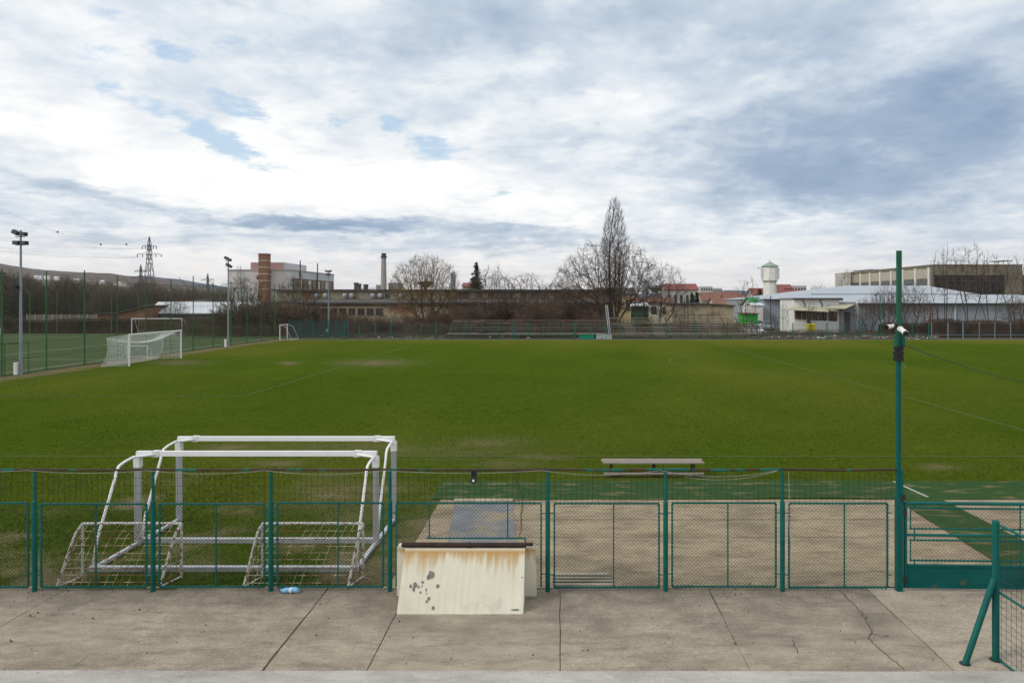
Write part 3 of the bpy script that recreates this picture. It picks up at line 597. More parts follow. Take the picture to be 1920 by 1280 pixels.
# small training goals with welded rod nets
def small_goal(x0, x1, label, seed):
    D, yb, sh, hh = 12.75, 12.27, -.13, 1.0; rs = random.Random(seed)
    t = thing('mini_goal', label, 'goal', ((x0 + x1) / 2, D, 0), 'small rusty goals against the fence')
    b = MB(); b.poly([(x0, D, hh), ((x0 + x1) / 2, D, hh + .006), (x1, D, hh)], .026, 8); part('crossbar', b, 'rust_white', t)
    for x in (x0, x1):
        b = MB(); b.poly([(x, D, 0), (x, D, hh)], .024, 8); part('upright', b, 'rust_white', t)
        b = MB(); b.poly([(x, D, hh), (x + sh * .25, D - .1, hh - .10), (x + sh * .35, D - .16, hh - .2), (x + sh, yb, .02)], .024, 8); part('slanted_bar', b, 'rust_white', t)
        b = MB(); b.poly([(x, D, .03), (x + sh, yb, .03)], .016, 6); part('ground_bar', b, 'rust_white', t)
    b = MB()
    def bk(u, v):      # point of the sloping back: u across, v down
        p = [np.array((0, D, hh)), np.array((sh * .35, D - .16, hh - .2)), np.array((sh, yb, .03))]
        q_ = p[0] + (p[1] - p[0]) * v / .22 if v < .22 else p[1] + (p[2] - p[1]) * (v - .22) / .78
        return (x0 + (x1 - x0) * u + q_[0] , q_[1] - .012, q_[2])
    w = x1 - x0; nv = 13
    for i in range(1, nv):
        u = i / nv + rs.uniform(-.008, .008); sl = -.05
        b.poly([bk(u, .0), bk(u + sl * .4, .22), bk(max(u + sl * 1.6, 0.0), 1)], .0068, 4)
    for j in range(1, 9):
        v = j / 8.6 + rs.uniform(-.01, .01); b.poly([bk(0, v), bk(.5, v + rs.uniform(-.006, .006)), bk(1, v)], .0068, 4)
    for x in (x0, x1):
        for j in range(1, 8):
            z = j * .115; f = min(1, (1 - z / hh) * 1.05 + .0); b.poly([(x, D, z), (x + sh * f, D + (yb - D) * f, z)], .005, 4)
        for k in (.25, .5, .75): b.poly([(x + sh * k, D + (yb - D) * k, .03), (x + sh * k, D + (yb - D) * k, hh * (1 - k * .93))], .006, 4)
    part('rod_net', b, 'rust_rod', t)
small_goal(-8.78, -6.96, 'small rusty white goal with welded rod net at the left end of the terrace fence', 1)
small_goal(-5.47, -3.62, 'small rusty white goal with welded rod net beside the blue bottle', 2)

# slatted bench
bn = thing('slatted_bench', 'long low bench of weathered wooden slats standing on the grass by the touchline', 'bench', (X(1222, 20.3), 20.25, 0))
bx0, bx1 = X(1129, 20.25), X(1317, 20.25); rs = random.Random(6)
for k in range(4):
    b = MB(); y = 20.02 + k * .135; b.box(bx0 + rs.uniform(-.03, .03), bx1 + rs.uniform(-.03, .03), y, y + .105, .385, .42); part('slat', b, 'bare_wood', bn)
b = MB(); b.box(bx0 + .02, bx1 - .02, 19.9, 20.02, .10, .135); part('foot_board', b, 'bare_wood', bn)
for xx in (bx0 + .27, (bx0 + bx1) / 2 + .05, bx1 - .28):
    for y in (20.06, 20.44): b = MB(); b.box(xx - .025, xx + .025, y - .02, y + .02, 0, .385); part('leg', b, 'dark_steel', bn)
    b = MB(); b.bar((xx, 19.92, .08), (xx, 20.46, .08), .04, .035); b.bar((xx, 20.0, .365), (xx, 20.52, .365), .035, .035); part('crossbar', b, 'dark_steel', bn)

# camera pole
px_, py_ = 5.945, FD; cp = thing('camera_pole', 'tall square green steel pole carrying two white security cameras', 'pole', (px_, py_, 0))
b = MB(); b.box(px_ - .05, px_ + .052, py_ - .05, py_ + .05, -.02, 1.66); b.box(px_ + .002, px_ + .062, py_ - .045, py_ + .05, 1.66, 2.14); part('lower_post', b, 'dark_teal', cp)
b = MB(); b.box(px_ - .036, px_ + .002, py_ - .035, py_ + .04, 1.66, 4.3); b.box(px_ + .002, px_ + .028, py_ - .03, py_ + .035, 2.14, 4.3); part('mid_pole', b, 'dark_teal', cp)
b = MB(); b.box(px_ - .036, px_ + .032, py_ - .05, py_ + .02, 4.3, 5.97); b.box(px_ - .046, px_ - .036, py_ - .04, py_ + .0, 5.75, 5.965); part('upper_pole', b, 'pole_green', cp)
b = MB(); b.box(px_ + .06, px_ + .09, py_ - .06, py_ - .02, 1.62, 1.72); b.box(px_ + .01, px_ + .06, py_ - .057, py_ - .05, 1.58, 1.68); part('rusty_bracket', b, 'brown_pipe', cp)
for dx, z0, z1, wd in ((-.09, 4.285, 4.50, .05), (.034, 4.285, 4.50, .045)):
    b = MB(); b.box(px_ + dx, px_ + dx + wd, py_ - .08, py_ + .0, z0, z1); part('junction_box', b, 'box_green', cp)
b = MB(); b.box(px_ + .04, px_ + .11, py_ - .1, py_ - .02, 4.50, 4.57); part('junction_box', b, 'white_plastic', cp, 'small white junction box')
b = MB()
for k, (r, z) in enumerate(((.07, 4.04), (.062, 4.09), (.072, 4.15), (.06, 4.21), (.066, 4.26))): b.box(px_ - r + .005, px_ + r - .02, py_ - r - .02, py_ + r, z, z + .055)
part('tape_wrap', b, 'black_plastic', cp)
b = MB(); b.tubes([(px_ - .06, py_ - .03, 4.66)], [(px_ - .11, py_ - .03, 4.66)], .05, .045, 12, True); b.tubes([(px_ - .1, py_ - .03, 4.66)], [(px_ - .16, py_ - .05, 4.655)], .018, .018, 8, True)
c1 = part('security_camera', b, 'brown_pipe', cp)
b = MB(); b.tubes([(px_ - .14, py_ - .05, 4.65)], [(px_ - .245, py_ - .09, 4.635)], .032, .042, 14, True); b.tubes([(px_ - .10, py_ - .035, 4.66)], [(px_ - .13, py_ - .045, 4.655)], .036, .026, 12, True); part('housing', b, 'white_plastic', c1)
b = MB(); b.tubes([(px_ - .245, py_ - .09, 4.635)], [(px_ - .265, py_ - .097, 4.632)], .041, .036, 14, True); part('lens', b, 'lens_glass', c1)
b = MB(); b.tubes([(px_ - .01, py_ - .06, 4.60)], [(px_ - .01, py_ - .10, 4.60)], .05, .05, 14, True); b.tubes([(px_ - .01, py_ - .09, 4.60)], [(px_ - .01, py_ - .26, 4.54)], .04, .048, 14, True); c2 = part('security_camera', b, 'white_plastic', cp)
b = MB(); b.tubes([(px_ - .01, py_ - .262, 4.535)], [(px_ - .01, py_ - .285, 4.527)], .046, .038, 14, True); part('lens', b, 'lens_glass', c2)
b = MB(); p0 = np.array((px_ + .06, py_ + .05, 4.33)); p1 = np.array((X(2050, 40), 40., Z(715, 40))); b.poly([p0 + (p1 - p0) * t - np.array((0, 0, .5 * 4 * t * (1 - t))) for t in np.linspace(0, 1, 14)], .01, 5)
single('overhead_cable', b, 'dark_steel', 'thin dark cable running from the camera pole out over the playing field', 'cable', tuple(p0))

# gate leaf, slightly ajar towards the terrace
ga = R(-1.7); gx0, gy0 = 6.06, FD
def gp(u, z, off=0): return (gx0 + u * math.cos(ga) - off * math.sin(ga), gy0 + u * math.sin(ga) + off * math.cos(ga), z)
gt = thing('double_gate', 'wide green metal gate with two mesh bands above a solid sheet-metal bottom', 'gate', (gx0, gy0, 0)); GW = 3.9
b = MB(); b.tubes([gp(0, .08), gp(0, 1.545), gp(0, .99), gp(GW, .08)], [gp(0, 1.565), gp(GW, 1.545), gp(GW, .985), gp(GW, 1.56)], [.032, .032, .025, .03], n=10, caps=True)
for z0, z1 in ((1.10, 1.46), (.545, .90)):
    for u0, u1 in ((.09, GW - .09),):
        b.tubes([gp(u0, z0), gp(u0, z1), gp(u0, z0), gp(u1, z0)], [gp(u1, z0), gp(u1, z1), gp(u0, z1), gp(u1, z1)], .012, n=6)
        for k in range(int((u1 - u0) / .066)):
            for z in (z0, z1): c = gp(u0 + k * .066, z); b.box(c[0] - .012, c[0] + .018, c[1] - .016, c[1] + .016, z - .016, z + .016)
for u in (1.98,): b.tubes([gp(u, .46)], [gp(u, 1.53)], .014, n=6)
for u in (.16,):
    for z0, z1 in ((1.46, 1.53), (1.0, 1.1), (.9, .98), (.46, .545)): b.tubes([gp(u, z0)], [gp(u, z1)], .012, n=6)
part('frame', b, 'teal_paint', gt)
for z0, z1 in ((1.10, 1.46), (.545, .90)):
    A_ = MB(); links(A_, .1, GW - .1, z0, z1, 0)
    V = np.concatenate(A_.V); V2 = np.stack([gx0 + V[:, 0] * math.cos(ga) - V[:, 1] * math.sin(ga), gy0 + V[:, 0] * math.sin(ga) + V[:, 1] * math.cos(ga), V[:, 2]], 1)
    b = MB(); b.add(V2, [np.concatenate(A_.Fc[4])]); part('mesh', b, 'old_wire', gt)
b = MB(); b.hexa([gp(0.03, .075, -.012), gp(GW, .075, -.012), gp(GW, .075, .012), gp(0.03, .075, .012), gp(0.03, .44, -.012), gp(GW, .44, -.012), gp(GW, .44, .012), gp(0.03, .44, .012)])
b.bar(gp(0.03, .455), gp(GW, .455), .05, .04); b.bar(gp(0.03, .085, -.01), gp(GW, .085, -.01), .045, .03); b.bar(gp(1.98, .08, -.016), gp(1.98, .44, -.016), .035, .014)
part('sheet_panel', b, 'dark_teal', gt)
for z in (.17, 1.33): b = MB(); b.box(gx0 - .06, gx0 - .0, gy0 - .05, gy0 - .0, z, z + .11); part('hinge', b, 'dark_steel', gt)

# side fence along the stairs, nearest the camera
qx, qy = X(1867, 9.82), 9.82; sf = thing('stand_fence', 'near green fence of dark square wire with a braced end post beside the gate', 'fence', (qx, qy, 0))
b = MB(); b.lathe([(.047, 0), (.047, 1.98), (.02, 1.995)], qx, qy, 14); part('post', b, 'teal_paint', sf)
b = MB(); b.tubes([(X(1803, 9.8), 9.72, .0)], [(qx - .035, qy - .02, 1.17)], .042, n=12, caps=True); part('brace', b, 'teal_paint', sf)
b = MB(); b.lathe([(.075, .005), (.075, .018)], X(1803, 9.8), 9.72, 10); part('base_plate', b, 'dark_steel', sf); b = MB(); b.lathe([(.085, .005), (.085, .018)], qx, qy, 10); part('base_plate', b, 'dark_steel', sf)
ex, ey = qx + .16, 6.1
b = MB(); b.tubes([(qx + .03, qy, 1.93), (qx + .03, qy, .98), (qx + .03, qy, .03)], [(ex, ey, 1.93), (ex, ey, .98), (ex, ey, .03)], [.018, .018, .018], n=8); part('rail', b, 'teal_paint', sf)
b = MB(); b.lathe([(.047, 0), (.047, 1.98)], ex, ey - .05, 14); part('post', b, 'teal_paint', sf)
b = MB(); A_, B_ = [], []
for t in np.linspace(0.02, 1, 37): A_.append((qx + .03 + (ex - qx - .03) * t, qy + (ey - qy) * t, .03)); B_.append((A_[-1][0], A_[-1][1], 1.93))
for z in np.linspace(.12, 1.84, 19): A_.append((qx + .034, qy, z)); B_.append((ex, ey, z))
b.tubes(A_, B_, .0028, n=4); part('wire_mesh', b, 'old_wire', sf)

# crumbs and scraps lying on the terrace
rs = random.Random(31)
for nm, m_, N, lb in (('gravel', 'bare_mortar', 420, 'small crumbs of mortar and grit on the concrete terrace'), ('dead_leaves', 'brown_pipe', 60, 'dry brown leaf scraps on the concrete terrace'), ('paper_scraps', 'white_plastic', 14, 'tiny white paper scraps on the concrete terrace')):
    b = MB()
    for _ in range(N):
        y = 12.25 - abs(rs.gauss(0, .25 if nm == 'gravel' and rs.random() < .7 else 1.3)); y = max(y, 8.9); x = rs.uniform(-9.5, 7.4); s = rs.uniform(.004, .013) * (1.3 if nm != 'gravel' else 1); a = rs.uniform(0, 3.14); c, d = math.cos(a) * s, math.sin(a) * s; h = .006 if nm == 'paper_scraps' else rs.uniform(.004, .014)
        if hx0 - .1 < x < hx1 + .1 and y > 11.2: continue
        b.hexa([(x - c, y - d, .0), (x + d, y - c, .0), (x + c * .8, y + d, .0), (x - d, y + c * .7, .0), (x - c * .7, y - d * .8, .012 + h), (x + d * .6, y - c * .7, .012 + h), (x + c * .6, y + d * .7, .012 + h * .7), (x - d * .8, y + c * .6, .012 + h)])
    single(nm, b, m_, lb, kind='stuff')
# ------------------------------------------------------------------ things beyond the near fence
M('goal_white', (.68, .68, .66), (.78, .78, .76), 4, (.45, .33, .24), 2.5, .70, .04, .5)
M('net_white', (.60, .61, .62), (.74, .75, .76), 4)
M('net_green', (.012, .05, .030), (.02, .07, .045), 2)
M('tall_post', (.015, .085, .035), (.04, .13, .035), .35, rough=.6)
M('lime_post', (.08, .14, .035), (.11, .18, .05), .4, rough=.6)
M('galv', (.20, .24, .27), (.28, .32, .35), .8, rough=.55)
M('lamp_black', (.012, .012, .014), (.03, .03, .035), 4, rough=.5)
M('lamp_glass', (.035, .04, .045), (.07, .075, .08), 6, rough=.15, spec=.6)
M('pylon_steel', (.10, .10, .125), (.15, .15, .18), .2)
M('marker_red', (.33, .07, .03), (.40, .10, .05), 1)
M('pink_render', (.60, .55, .54), (.68, .635, .62), .25, (.48, .42, .41), .4, .6, .1, .9)
M('grey_render', (.48, .49, .51), (.56, .57, .59), .3, rough=.9)
M('pink_panel', (.33, .20, .185), (.39, .245, .23), .4, rough=.85)
M('brick_orange', (.20, .10, .058), (.27, .14, .085), 2, (.17, .09, .06), .6, .6, .1, .9)
M('brick_red', (.17, .075, .05), (.25, .115, .075), 1, (.28, .18, .12), .5, .6, .08, .9)
M('band_pale', (.42, .36, .32), (.5, .44, .4), 2)
M('dark_glass', (.02, .025, .03), (.06, .07, .08), .7, rough=.2, spec=.6)
M('dull_glass', (.05, .055, .055), (.17, .18, .17), .9, rough=.35)
M('brown_frame', (.11, .05, .04), (.16, .075, .06), 2)
M('stained_wall', (.38, .32, .21), (.47, .41, .29), .35, (.23, .125, .075), .22, .545, .06, .95)
M('old_brown_wall', (.17, .10, .07), (.26, .17, .115), .5, (.36, .29, .20), .3, .58, .06, .95)
M('tar_roof', (.065, .062, .062), (.105, .10, .10), .6, (.15, .11, .08), .4, .6, .08, .95)
M('vent_metal', (.33, .36, .39), (.45, .48, .5), 3, rough=.45)
M('stack_concrete', (.29, .262, .235), (.37, .34, .305), .15, rough=.95)
M('tower_cream', (.74, .73, .67), (.82, .81, .76), .5, (.58, .55, .46), .6, .62, .08, .8)
M('roof_mint', (.22, .31, .25), (.30, .39, .32), 1.5, rough=.6)
M('shed_grey', (.25, .275, .31), (.31, .335, .37), .25, rough=.6, st=(3, 3, .2))
M('roof_grey', (.36, .39, .43), (.44, .47, .51), .2, rough=.5)
M('white_wall', (.68, .68, .66), (.78, .78, .76), .8, (.55, .54, .5), .7, .66, .06, .85)
M('cream_wall', (.48, .43, .33), (.56, .51, .40), .8, rough=.9)
M('canopy_beige', (.40, .37, .26), (.48, .45, .33), 1.5, rough=.7)
M('gutter', (.06, .05, .05), (.1, .085, .08), 2)
M('hall_glass', (.012, .014, .015), (.045, .045, .042), .5, rough=.6, spec=.12)
M('old_concrete', (.17, .148, .115), (.225, .20, .155), .35, (.13, .115, .09), .25, .57, .08, .95)
M('panel_cream', (.40, .37, .29), (.47, .435, .35), .5, rough=.9)
M('roof_red', (.20, .065, .06), (.265, .09, .08), .8, (.16, .06, .055), .5, .6, .1, .8)
M('roof_tile', (.19, .09, .065), (.26, .13, .09), .9, (.14, .09, .07), .4, .55, .1, .9)
M('roof_white', (.60, .63, .67), (.72, .75, .78), .3, (.45, .43, .42), .5, .64, .05, .6)
M('roof_blue', (.16, .28, .42), (.22, .35, .5), .5, rough=.6)
M('green_bright', (.02, .30, .03), (.03, .38, .05), .8, rough=.55)
M('green_roof', (.02, .22, .06), (.035, .29, .08), 1.2, rough=.6)
M('yellow_plastic', (.55, .42, .01), (.68, .53, .02), 2, rough=.45)
M('car_white', (.62, .64, .66), (.7, .72, .74), 1, rough=.3, spec=.6)
M('car_grey', (.20, .23, .26), (.27, .30, .33), 1, rough=.3, spec=.6)
M('car_dark', (.08, .10, .12), (.12, .14, .16), 1, rough=.3, spec=.6)
M('rubber', (.012, .012, .012), (.025, .025, .025), 5, rough=.9)
M('bench_plank', (.14, .13, .115), (.24, .222, .19), 1.5, (.08, .07, .06), .9, .58, .08, .9, st=(.3, 2, 2))
M('bench_pale', (.25, .195, .14), (.36, .295, .225), 1.5, rough=.9, st=(.3, 2, 2))
M('steel_rust', (.045, .04, .042), (.085, .065, .055), 2)
M('fence_teal', (.008, .10, .095), (.014, .15, .14), 1.2, rough=.55)
M('fence_blue', (.14, .22, .27), (.2, .28, .33), 1.2, rough=.55)
M('far_mesh', (.02, .06, .055), (.035, .075, .07), 1)
M('panel_green', (.005, .17, .10), (.01, .22, .14), 1.2, rough=.5)
M('panel_pale', (.30, .36, .38), (.40, .46, .48), 3, (.16, .2, .21), 2.6, .56, .05, .7)
M('yellow_wall', (.42, .34, .18), (.5, .42, .24), .6, rough=.9)
M('pale_wall', (.42, .40, .37), (.5, .48, .45), .5, rough=.9)
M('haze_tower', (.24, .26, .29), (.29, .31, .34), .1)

# ---- full size goal on the far side of the pitch
gl = thing('football_goal', 'full size white goal with a white net on the grass below the tall fence', 'goal', (GL, 57, 0))
GX, Y0, Y1, GH = GL, 53.6, 60.92, 2.44
for y in (Y0, Y1): b = MB(); b.tubes([(GX, y, 0)], [(GX, y, GH + .05)], .065, n=10, caps=True); part('post', b, 'goal_white', gl)
b = MB(); b.tubes([(GX, Y0 - .06, GH)], [(GX, Y1 + .06, GH)], .065, n=10, caps=True); part('crossbar', b, 'goal_white', gl)
def net_curve(y, t):      # t 0 at the bar, .4 back of the roof, 1 on the ground behind
    e = min(y - Y0, Y1 - y); mid = math.sin(math.pi * (y - Y0) / (Y1 - Y0))
    roof = 1.75 - .35 * mid
    if t < .4:
        s = t / .4; return (GX - roof * s, y, GH - .25 * s - .95 * mid ** .6 * (math.sin(math.pi * s) * .35 + s * .55) )
    s = (t - .4) / .6; zt = GH - .25 - .95 * mid ** .6 * .55
    bow = .28 * math.sin(math.pi * s) ; return (GX - roof - .25 * s + bow, y - .25 * s * (1 if y < Y0 + .01 else 0), zt * (1 - s) + .015)
b = MB(); A_, B_ = [], []
ys = np.linspace(Y0, Y1, 53); ts = np.linspace(0, 1, 34)
Gp = np.array([[net_curve(y, t) for t in ts] for y in ys])
A_ += list(Gp[:, :-1].reshape(-1, 3)); B_ += list(Gp[:, 1:].reshape(-1, 3)); A_ += list(Gp[:-1].reshape(-1, 3)); B_ += list(Gp[1:].reshape(-1, 3))
for y, row in ((Y0, Gp[0]), (Y1, Gp[-1])):      # side nets
    back = row[13:]
    for z in np.linspace(.06, 2.15, 17):
        k = np.argmin(abs(back[:, 2] - z)); A_.append((GX, y, z)); B_.append(back[k])
    for s in np.linspace(.08, .95, 14):
        x = GX - 1.75 * s; A_.append((x, y - .02, .01)); B_.append((x, y, GH - .25 * s))
    A_ += list(row[:-1]) * 2; B_ += list(row[1:]) * 2
b.tubes(A_, B_, .0075, n=3)
b.poly(Gp[:, 13], .014, 4); b.poly(Gp[:, -1], .02, 4); b.poly(Gp[0], .014, 4); b.poly(Gp[-1], .014, 4)
part('net', b, 'net_white', gl)

# goals on the artificial pitch to the left
def plain_goal(name, label, x0, x1, y, h, depth, rot=False, bars=.06, mat='goal_white'):
    t = thing(name, label, 'goal', ((x0 + x1) / 2, y, 0))
    T = (lambda x, yy, z: (x, yy, z)) if not rot else (lambda x, yy, z: ((x0 + x1) / 2 + (yy - y), y + (x - (x0 + x1) / 2), z))
    for x in (x0, x1): b = MB(); b.tubes([T(x, y, 0)], [T(x, y, h)], bars, n=8, caps=True); part('post', b, mat, t)
    b = MB(); b.tubes([T(x0 - bars, y, h)], [T(x1 + bars, y, h)], bars, n=8, caps=True); part('crossbar', b, mat, t)
    b = MB()
    for x in (x0, x1): b.poly([T(x, y, h), T(x, y + depth * .5, h - .25), T(x, y + depth, .05), T(x, y, .05)], bars * .4, 5)
    b.tubes([T(x0, y + depth, .05)], [T(x1, y + depth, .05)], bars * .5, n=5); part('back_frame', b, mat, t); return t
plain_goal('football_goal', 'white goal without a net on the artificial pitch, seen head-on above the netted goal', X(247, 101), X(341, 101), 101, 2.44, 1.6)
plain_goal('training_goal', 'pale small goal seen from the side by the far corner of the tall fence', X(520, 88) - 1.2, X(520, 88) + 1.2, 90, 1.95, 1.5, True, .05)
plain_goal('training_goal', 'small white goal on the artificial pitch seen through the netted goal', X(225, 60), X(263, 60), 61, 1.1, .8, False, .03)

# ---- tall ball-stop fence on the left
TX = -37.3; tf = thing('ball_stop_fence', 'tall green net fence on high posts along the left edge of the grass pitch', 'fence', (TX, 60, 0))
ysp = [42.3 + 4.03 * k for k in range(13)]
for k, y in enumerate(ysp):
    hgt = 7.05 + (.35 if k in (3, 7) else .0) + (k * 37 % 5) * .04
    b = MB(); b.tubes([(TX, y, -.05)], [(TX, y, hgt)], .055, .045, 8, True); part('post', b, 'tall_post', tf)
b = MB(); A_, B_ = [], []
for z, r in ((.12, .012), (1.15, .015), (2.2, .02), (4.5, .01), (6.6, .012)):
    for y0, y1 in zip(ysp[:-1], ysp[1:]):
        n = 5
        for i in range(n):
            s0, s1 = i / n, (i + 1) / n; sag = .10 if z < 4 else .06
            A_.append((TX, y0 + 4.03 * s0, z - sag * 4 * s0 * (1 - s0))); B_.append((TX, y0 + 4.03 * s1, z - sag * 4 * s1 * (1 - s1)))
b.tubes(A_, B_, .014, n=4); part('tension_wire', b, 'steel_rust', tf)
b = MB(); A_, B_ = [], []
for y in np.arange(ysp[0], ysp[-1], .13): A_.append((TX + .02, y, .1)); B_.append((TX + .02, y, 6.6))
for z in np.arange(.2, 6.6, .13): A_.append((TX + .02, ysp[0], z)); B_.append((TX + .02, ysp[-1], z))
b.tubes(A_, B_, .0036, n=3); part('net', b, 'net_green', tf)
# lower gate frame in the near bay
b = MB()
for y in (46.5, 48.6): b.tubes([(TX + .06, y, 0)], [(TX + .06, y, 2.2)], .03, n=6)
b.tubes([(TX + .06, 46.5, 2.2), (TX + .06, 46.5, 1.1)], [(TX + .06, 48.6, 2.2), (TX + .06, 48.6, 1.1)], .025, n=6); part('gate', b, 'tall_post', tf)

# far end net of the artificial pitch: posts with arms leaning inwards
ef = thing('end_net_fence', 'row of thin yellow-green posts with tilted arms at the far end of the artificial pitch', 'fence', (-70, 105, 0))
for k in range(13):
    x = X(5 + 51 * k, 105); b = MB(); b.tubes([(x, 105, -.05), (x, 105, 6.2)], [(x, 105, 6.25), (x - 1.75, 104.2, 8.6)], [.05, .045], [.045, .03], n=6, caps=True); part('post', b, 'lime_post', ef)
b = MB(); A_, B_ = [], []
for z in np.arange(.3, 6.3, .35): A_.append((X(-40, 105), 105, z)); B_.append((X(620, 105), 105, z))
for x in np.arange(X(-40, 105), X(620, 105), .35): A_.append((x, 105, 0)); B_.append((x, 105, 6.2))
b.tubes(A_, B_, .006, n=3); part('net', b, 'net_green', ef)
b = MB(); x0, x1 = X(-40, 103), X(520, 103); b.tubes([(x0, 103.5, .0)], [(x1, 103.5, 0)], .05, n=4)
wf = thing('windbreak', 'dark green windbreak cloth hanging behind the small pale goal in the corner', 'windbreak', (X(580, 93), 93, 0))
for k in range(6): xx = X(540, 92) + k * 1.5; b = MB(); b.tubes([(xx, 92 + .3 * k, 0)], [(xx, 92 + .3 * k, 2.6)], .04, n=6); part('post', b, 'fence_teal', wf)
b = MB(); A_, B_ = [], []
for k in range(150): xx = X(540, 92) + k * .05; yy = 92 + k * .01; A_.append((xx, yy, .1)); B_.append((xx, yy, 2.5))
for z in np.arange(.1, 2.5, .05): A_.append((X(540, 92), 92, z)); B_.append((X(540, 92) + 7.5, 93.5, z))
b.tubes(A_, B_, .008, n=3); part('cloth', b, 'far_mesh', wf)

# ---- floodlight masts
def mast(px, D, top, label, lamps, seed):
    x = X(px, D); t = thing('floodlight_mast', label, 'floodlight', (x, D, 0), 'floodlight masts beside the pitches')
    b = MB(); b.tubes([(x, D, 0)], [(x + .0, D, top)], .105, .06, 10, True); part('pole', b, 'galv', t)
    b = MB(); b.box(x - .32, x - .1, D - .25, D + .2, .02, .85); part('base_box', b, 'white_wall', t)
    b = MB(); b.bar((x - .36, D, top - .38), (x + .3, D, top - .38), .05); b.bar((x - .36, D, top - .95), (x + .3, D, top - .95), .05); b.bar((x, D, top - 1.1), (x, D, top + .05), .07); part('bracket', b, 'lamp_black', t)
    for dx, dz, ry in lamps:
        dx, dz = dx * .62, dz * .8
        b = MB(); c, s = math.cos(ry), math.sin(ry); P = []
        for zz in (-.13, .13):
            for u, v in ((-.2, -.15), (.2, -.15), (.2, .15), (-.2, .15)): P.append((x + dx + u * c + zz * s, D + v, top + dz - u * s + zz * c))
        b.hexa(P); lp = part('lamp_head', b, 'lamp_black', t)
        b = MB(); b.hexa([(p[0] * .999 + .001 * x, p[1] - .23 - .012, p[2]) for p in P[:4]] and [(x + dx + u * .85 * c + zz * .85 * s, D - .165 + dv, top + dz - u * .85 * s + zz * .85 * c) for zz in (-.13, .13) for u, dv in ((-.2, 0), (.2, 0), (.2, .014), (-.2, .014))]); part('glass', b, 'lamp_glass', lp)
    return t
L4 = [(-.55, -.12, .5), (.28, -.25, .1), (-.45, -1.0, .0), (.38, -1.02, .05)]
m1 = mast(39, 47.6, 9.85, 'floodlight mast nearest the camera with four dark lamps, beside the white netted goal', L4, 1)
b = MB(); x = X(33, 47.6); b.box(x - .16, x + .14, 47.3, 47.6, 5.9, 6.12); part('lamp_head', b, 'lamp_black', m1, 'single low lamp facing the artificial pitch')
mast(428, 76, 9.8, 'floodlight mast in front of the pale factory block with the brick chimney', [(-.35, -.1, .6), (.2, -.3, .4), (-.05, -1.0, .5), (.3, -1.2, .4)], 2)
mast(616, 103, 9.5, 'distant floodlight mast standing in front of the long derelict factory', [(-.45, -.1, .2), (.4, -.1, -.2), (-.2, -.7, 0), (.2, -.7, 0)], 3)
mast(3, 104, 9.3, 'floodlight mast partly cut off at the left edge of the view', [(.45, -.2, 0), (-.45, -.2, 0), (.4, -.8, 0)], 4)

# ---- far green fence and its mesh along the far touchline
def far_fence(name, label, x0, x1, y, step, mat, h, jit):
    t = thing(name, label, 'fence', ((x0 + x1) / 2, y, 0)); k = int(round((x1 - x0) / step)); rs = random.Random(int(x0 * 7))
    for i in range(k + 1):
        x = x0 + (x1 - x0) * i / k + rs.uniform(-.1, .1); hh = h + rs.choice([0, 0, .05, -.06, .35 if jit else 0])
        b = MB(); b.tubes([(x, y, -.05)], [(x + rs.uniform(-.03, .03), y, hh)], .048 + rs.choice([0, 0, .02]), n=6, caps=True); part('post', b, mat, t)
    b = MB(); b.tubes([(x0, y, .58), (x0, y, .1)], [(x1, y, .58), (x1, y, .1)], [.03, .015], n=5); part('rail', b, mat, t)
    b = MB(); A_, B_ = [], []
    for z in np.arange(.08, h - .05, .1): A_.append((x0, y + .03, z)); B_.append((x1, y + .03, z))
    for x in np.arange(x0, x1, .1): A_.append((x, y + .03, .05)); B_.append((x, y + .03, h - .05))
    b.tubes(A_, B_, .0034, n=3); part('mesh', b, 'far_mesh', t); return t
far_fence('touchline_fence', 'teal mesh fence along the far edge of the pitch in front of the wooden stands', X(560, 91), X(1422, 91), 91, 2.03, 'fence_teal', 2.2, False)
far_fence('touchline_fence', 'teal mesh fence with uneven posts in front of the rubbish and the white annexe', X(1425, 91), X(1742, 91), 91, 2.2, 'fence_teal', 2.15, True)
far_fence('touchline_fence', 'pale blue-grey mesh fence in front of the brown hedge at the far right', X(1748, 91), X(2040, 91), 91, 2.05, 'fence_blue', 2.2, False)
b = MB(); b.tubes([(X(1445, 92), 92, 0)], [(X(1445, 92), 92, 5.7)], .06, n=8, caps=True); single('steel_post', b, 'steel_rust', 'thin dark bare post rising in front of the white van', 'post', (X(1445, 92), 92, 0))
b = MB(); b.tubes([(X(1651, 92), 92, 0)], [(X(1651, 92), 92, 5.9)], .05, n=8, caps=True); single('steel_post', b, 'fence_teal', 'thin green bare post rising in front of the grey warehouse wall', 'post', (X(1651, 92), 92, 0))
b = MB()
for k in range(2): b.tubes([(X(815 + 14 * k, 91.6), 91.6, .4)], [(X(828 + 14 * k, 91.6), 91.6, 2.1)], .035, n=6)
for px0, px1, m_, lb in ((1085, 1113, 'panel_green', 'bright green sheet panel fixed low on the far fence'), (1118, 1147, 'panel_pale', 'weathered pale grey panel fixed low on the far fence')):
    b = MB(); x0, x1 = X(px0, 90.7), X(px1, 90.7); b.box(x0, x1, 90.66, 90.72, .03, .66); b.bar((x0, 90.64, .67), (x1, 90.64, .67), .05); single('board', b, m_, lb, 'panel', (x0, 90.7, 0))
b = MB(); 
for i in range(9):
    x = X(752, 90.6) + i * 1.6; b.tubes([(x, 90.6, 0)], [(x, 90.6, .55)], .03, n=5)
b.tubes([(X(752, 90.6), 90.6, .56), (X(640, 90.2), 90.2, .15)], [(X(752, 90.6) + 13, 90.6, .56), (X(752, 90.6), 90.6, .56)], .045, n=6)
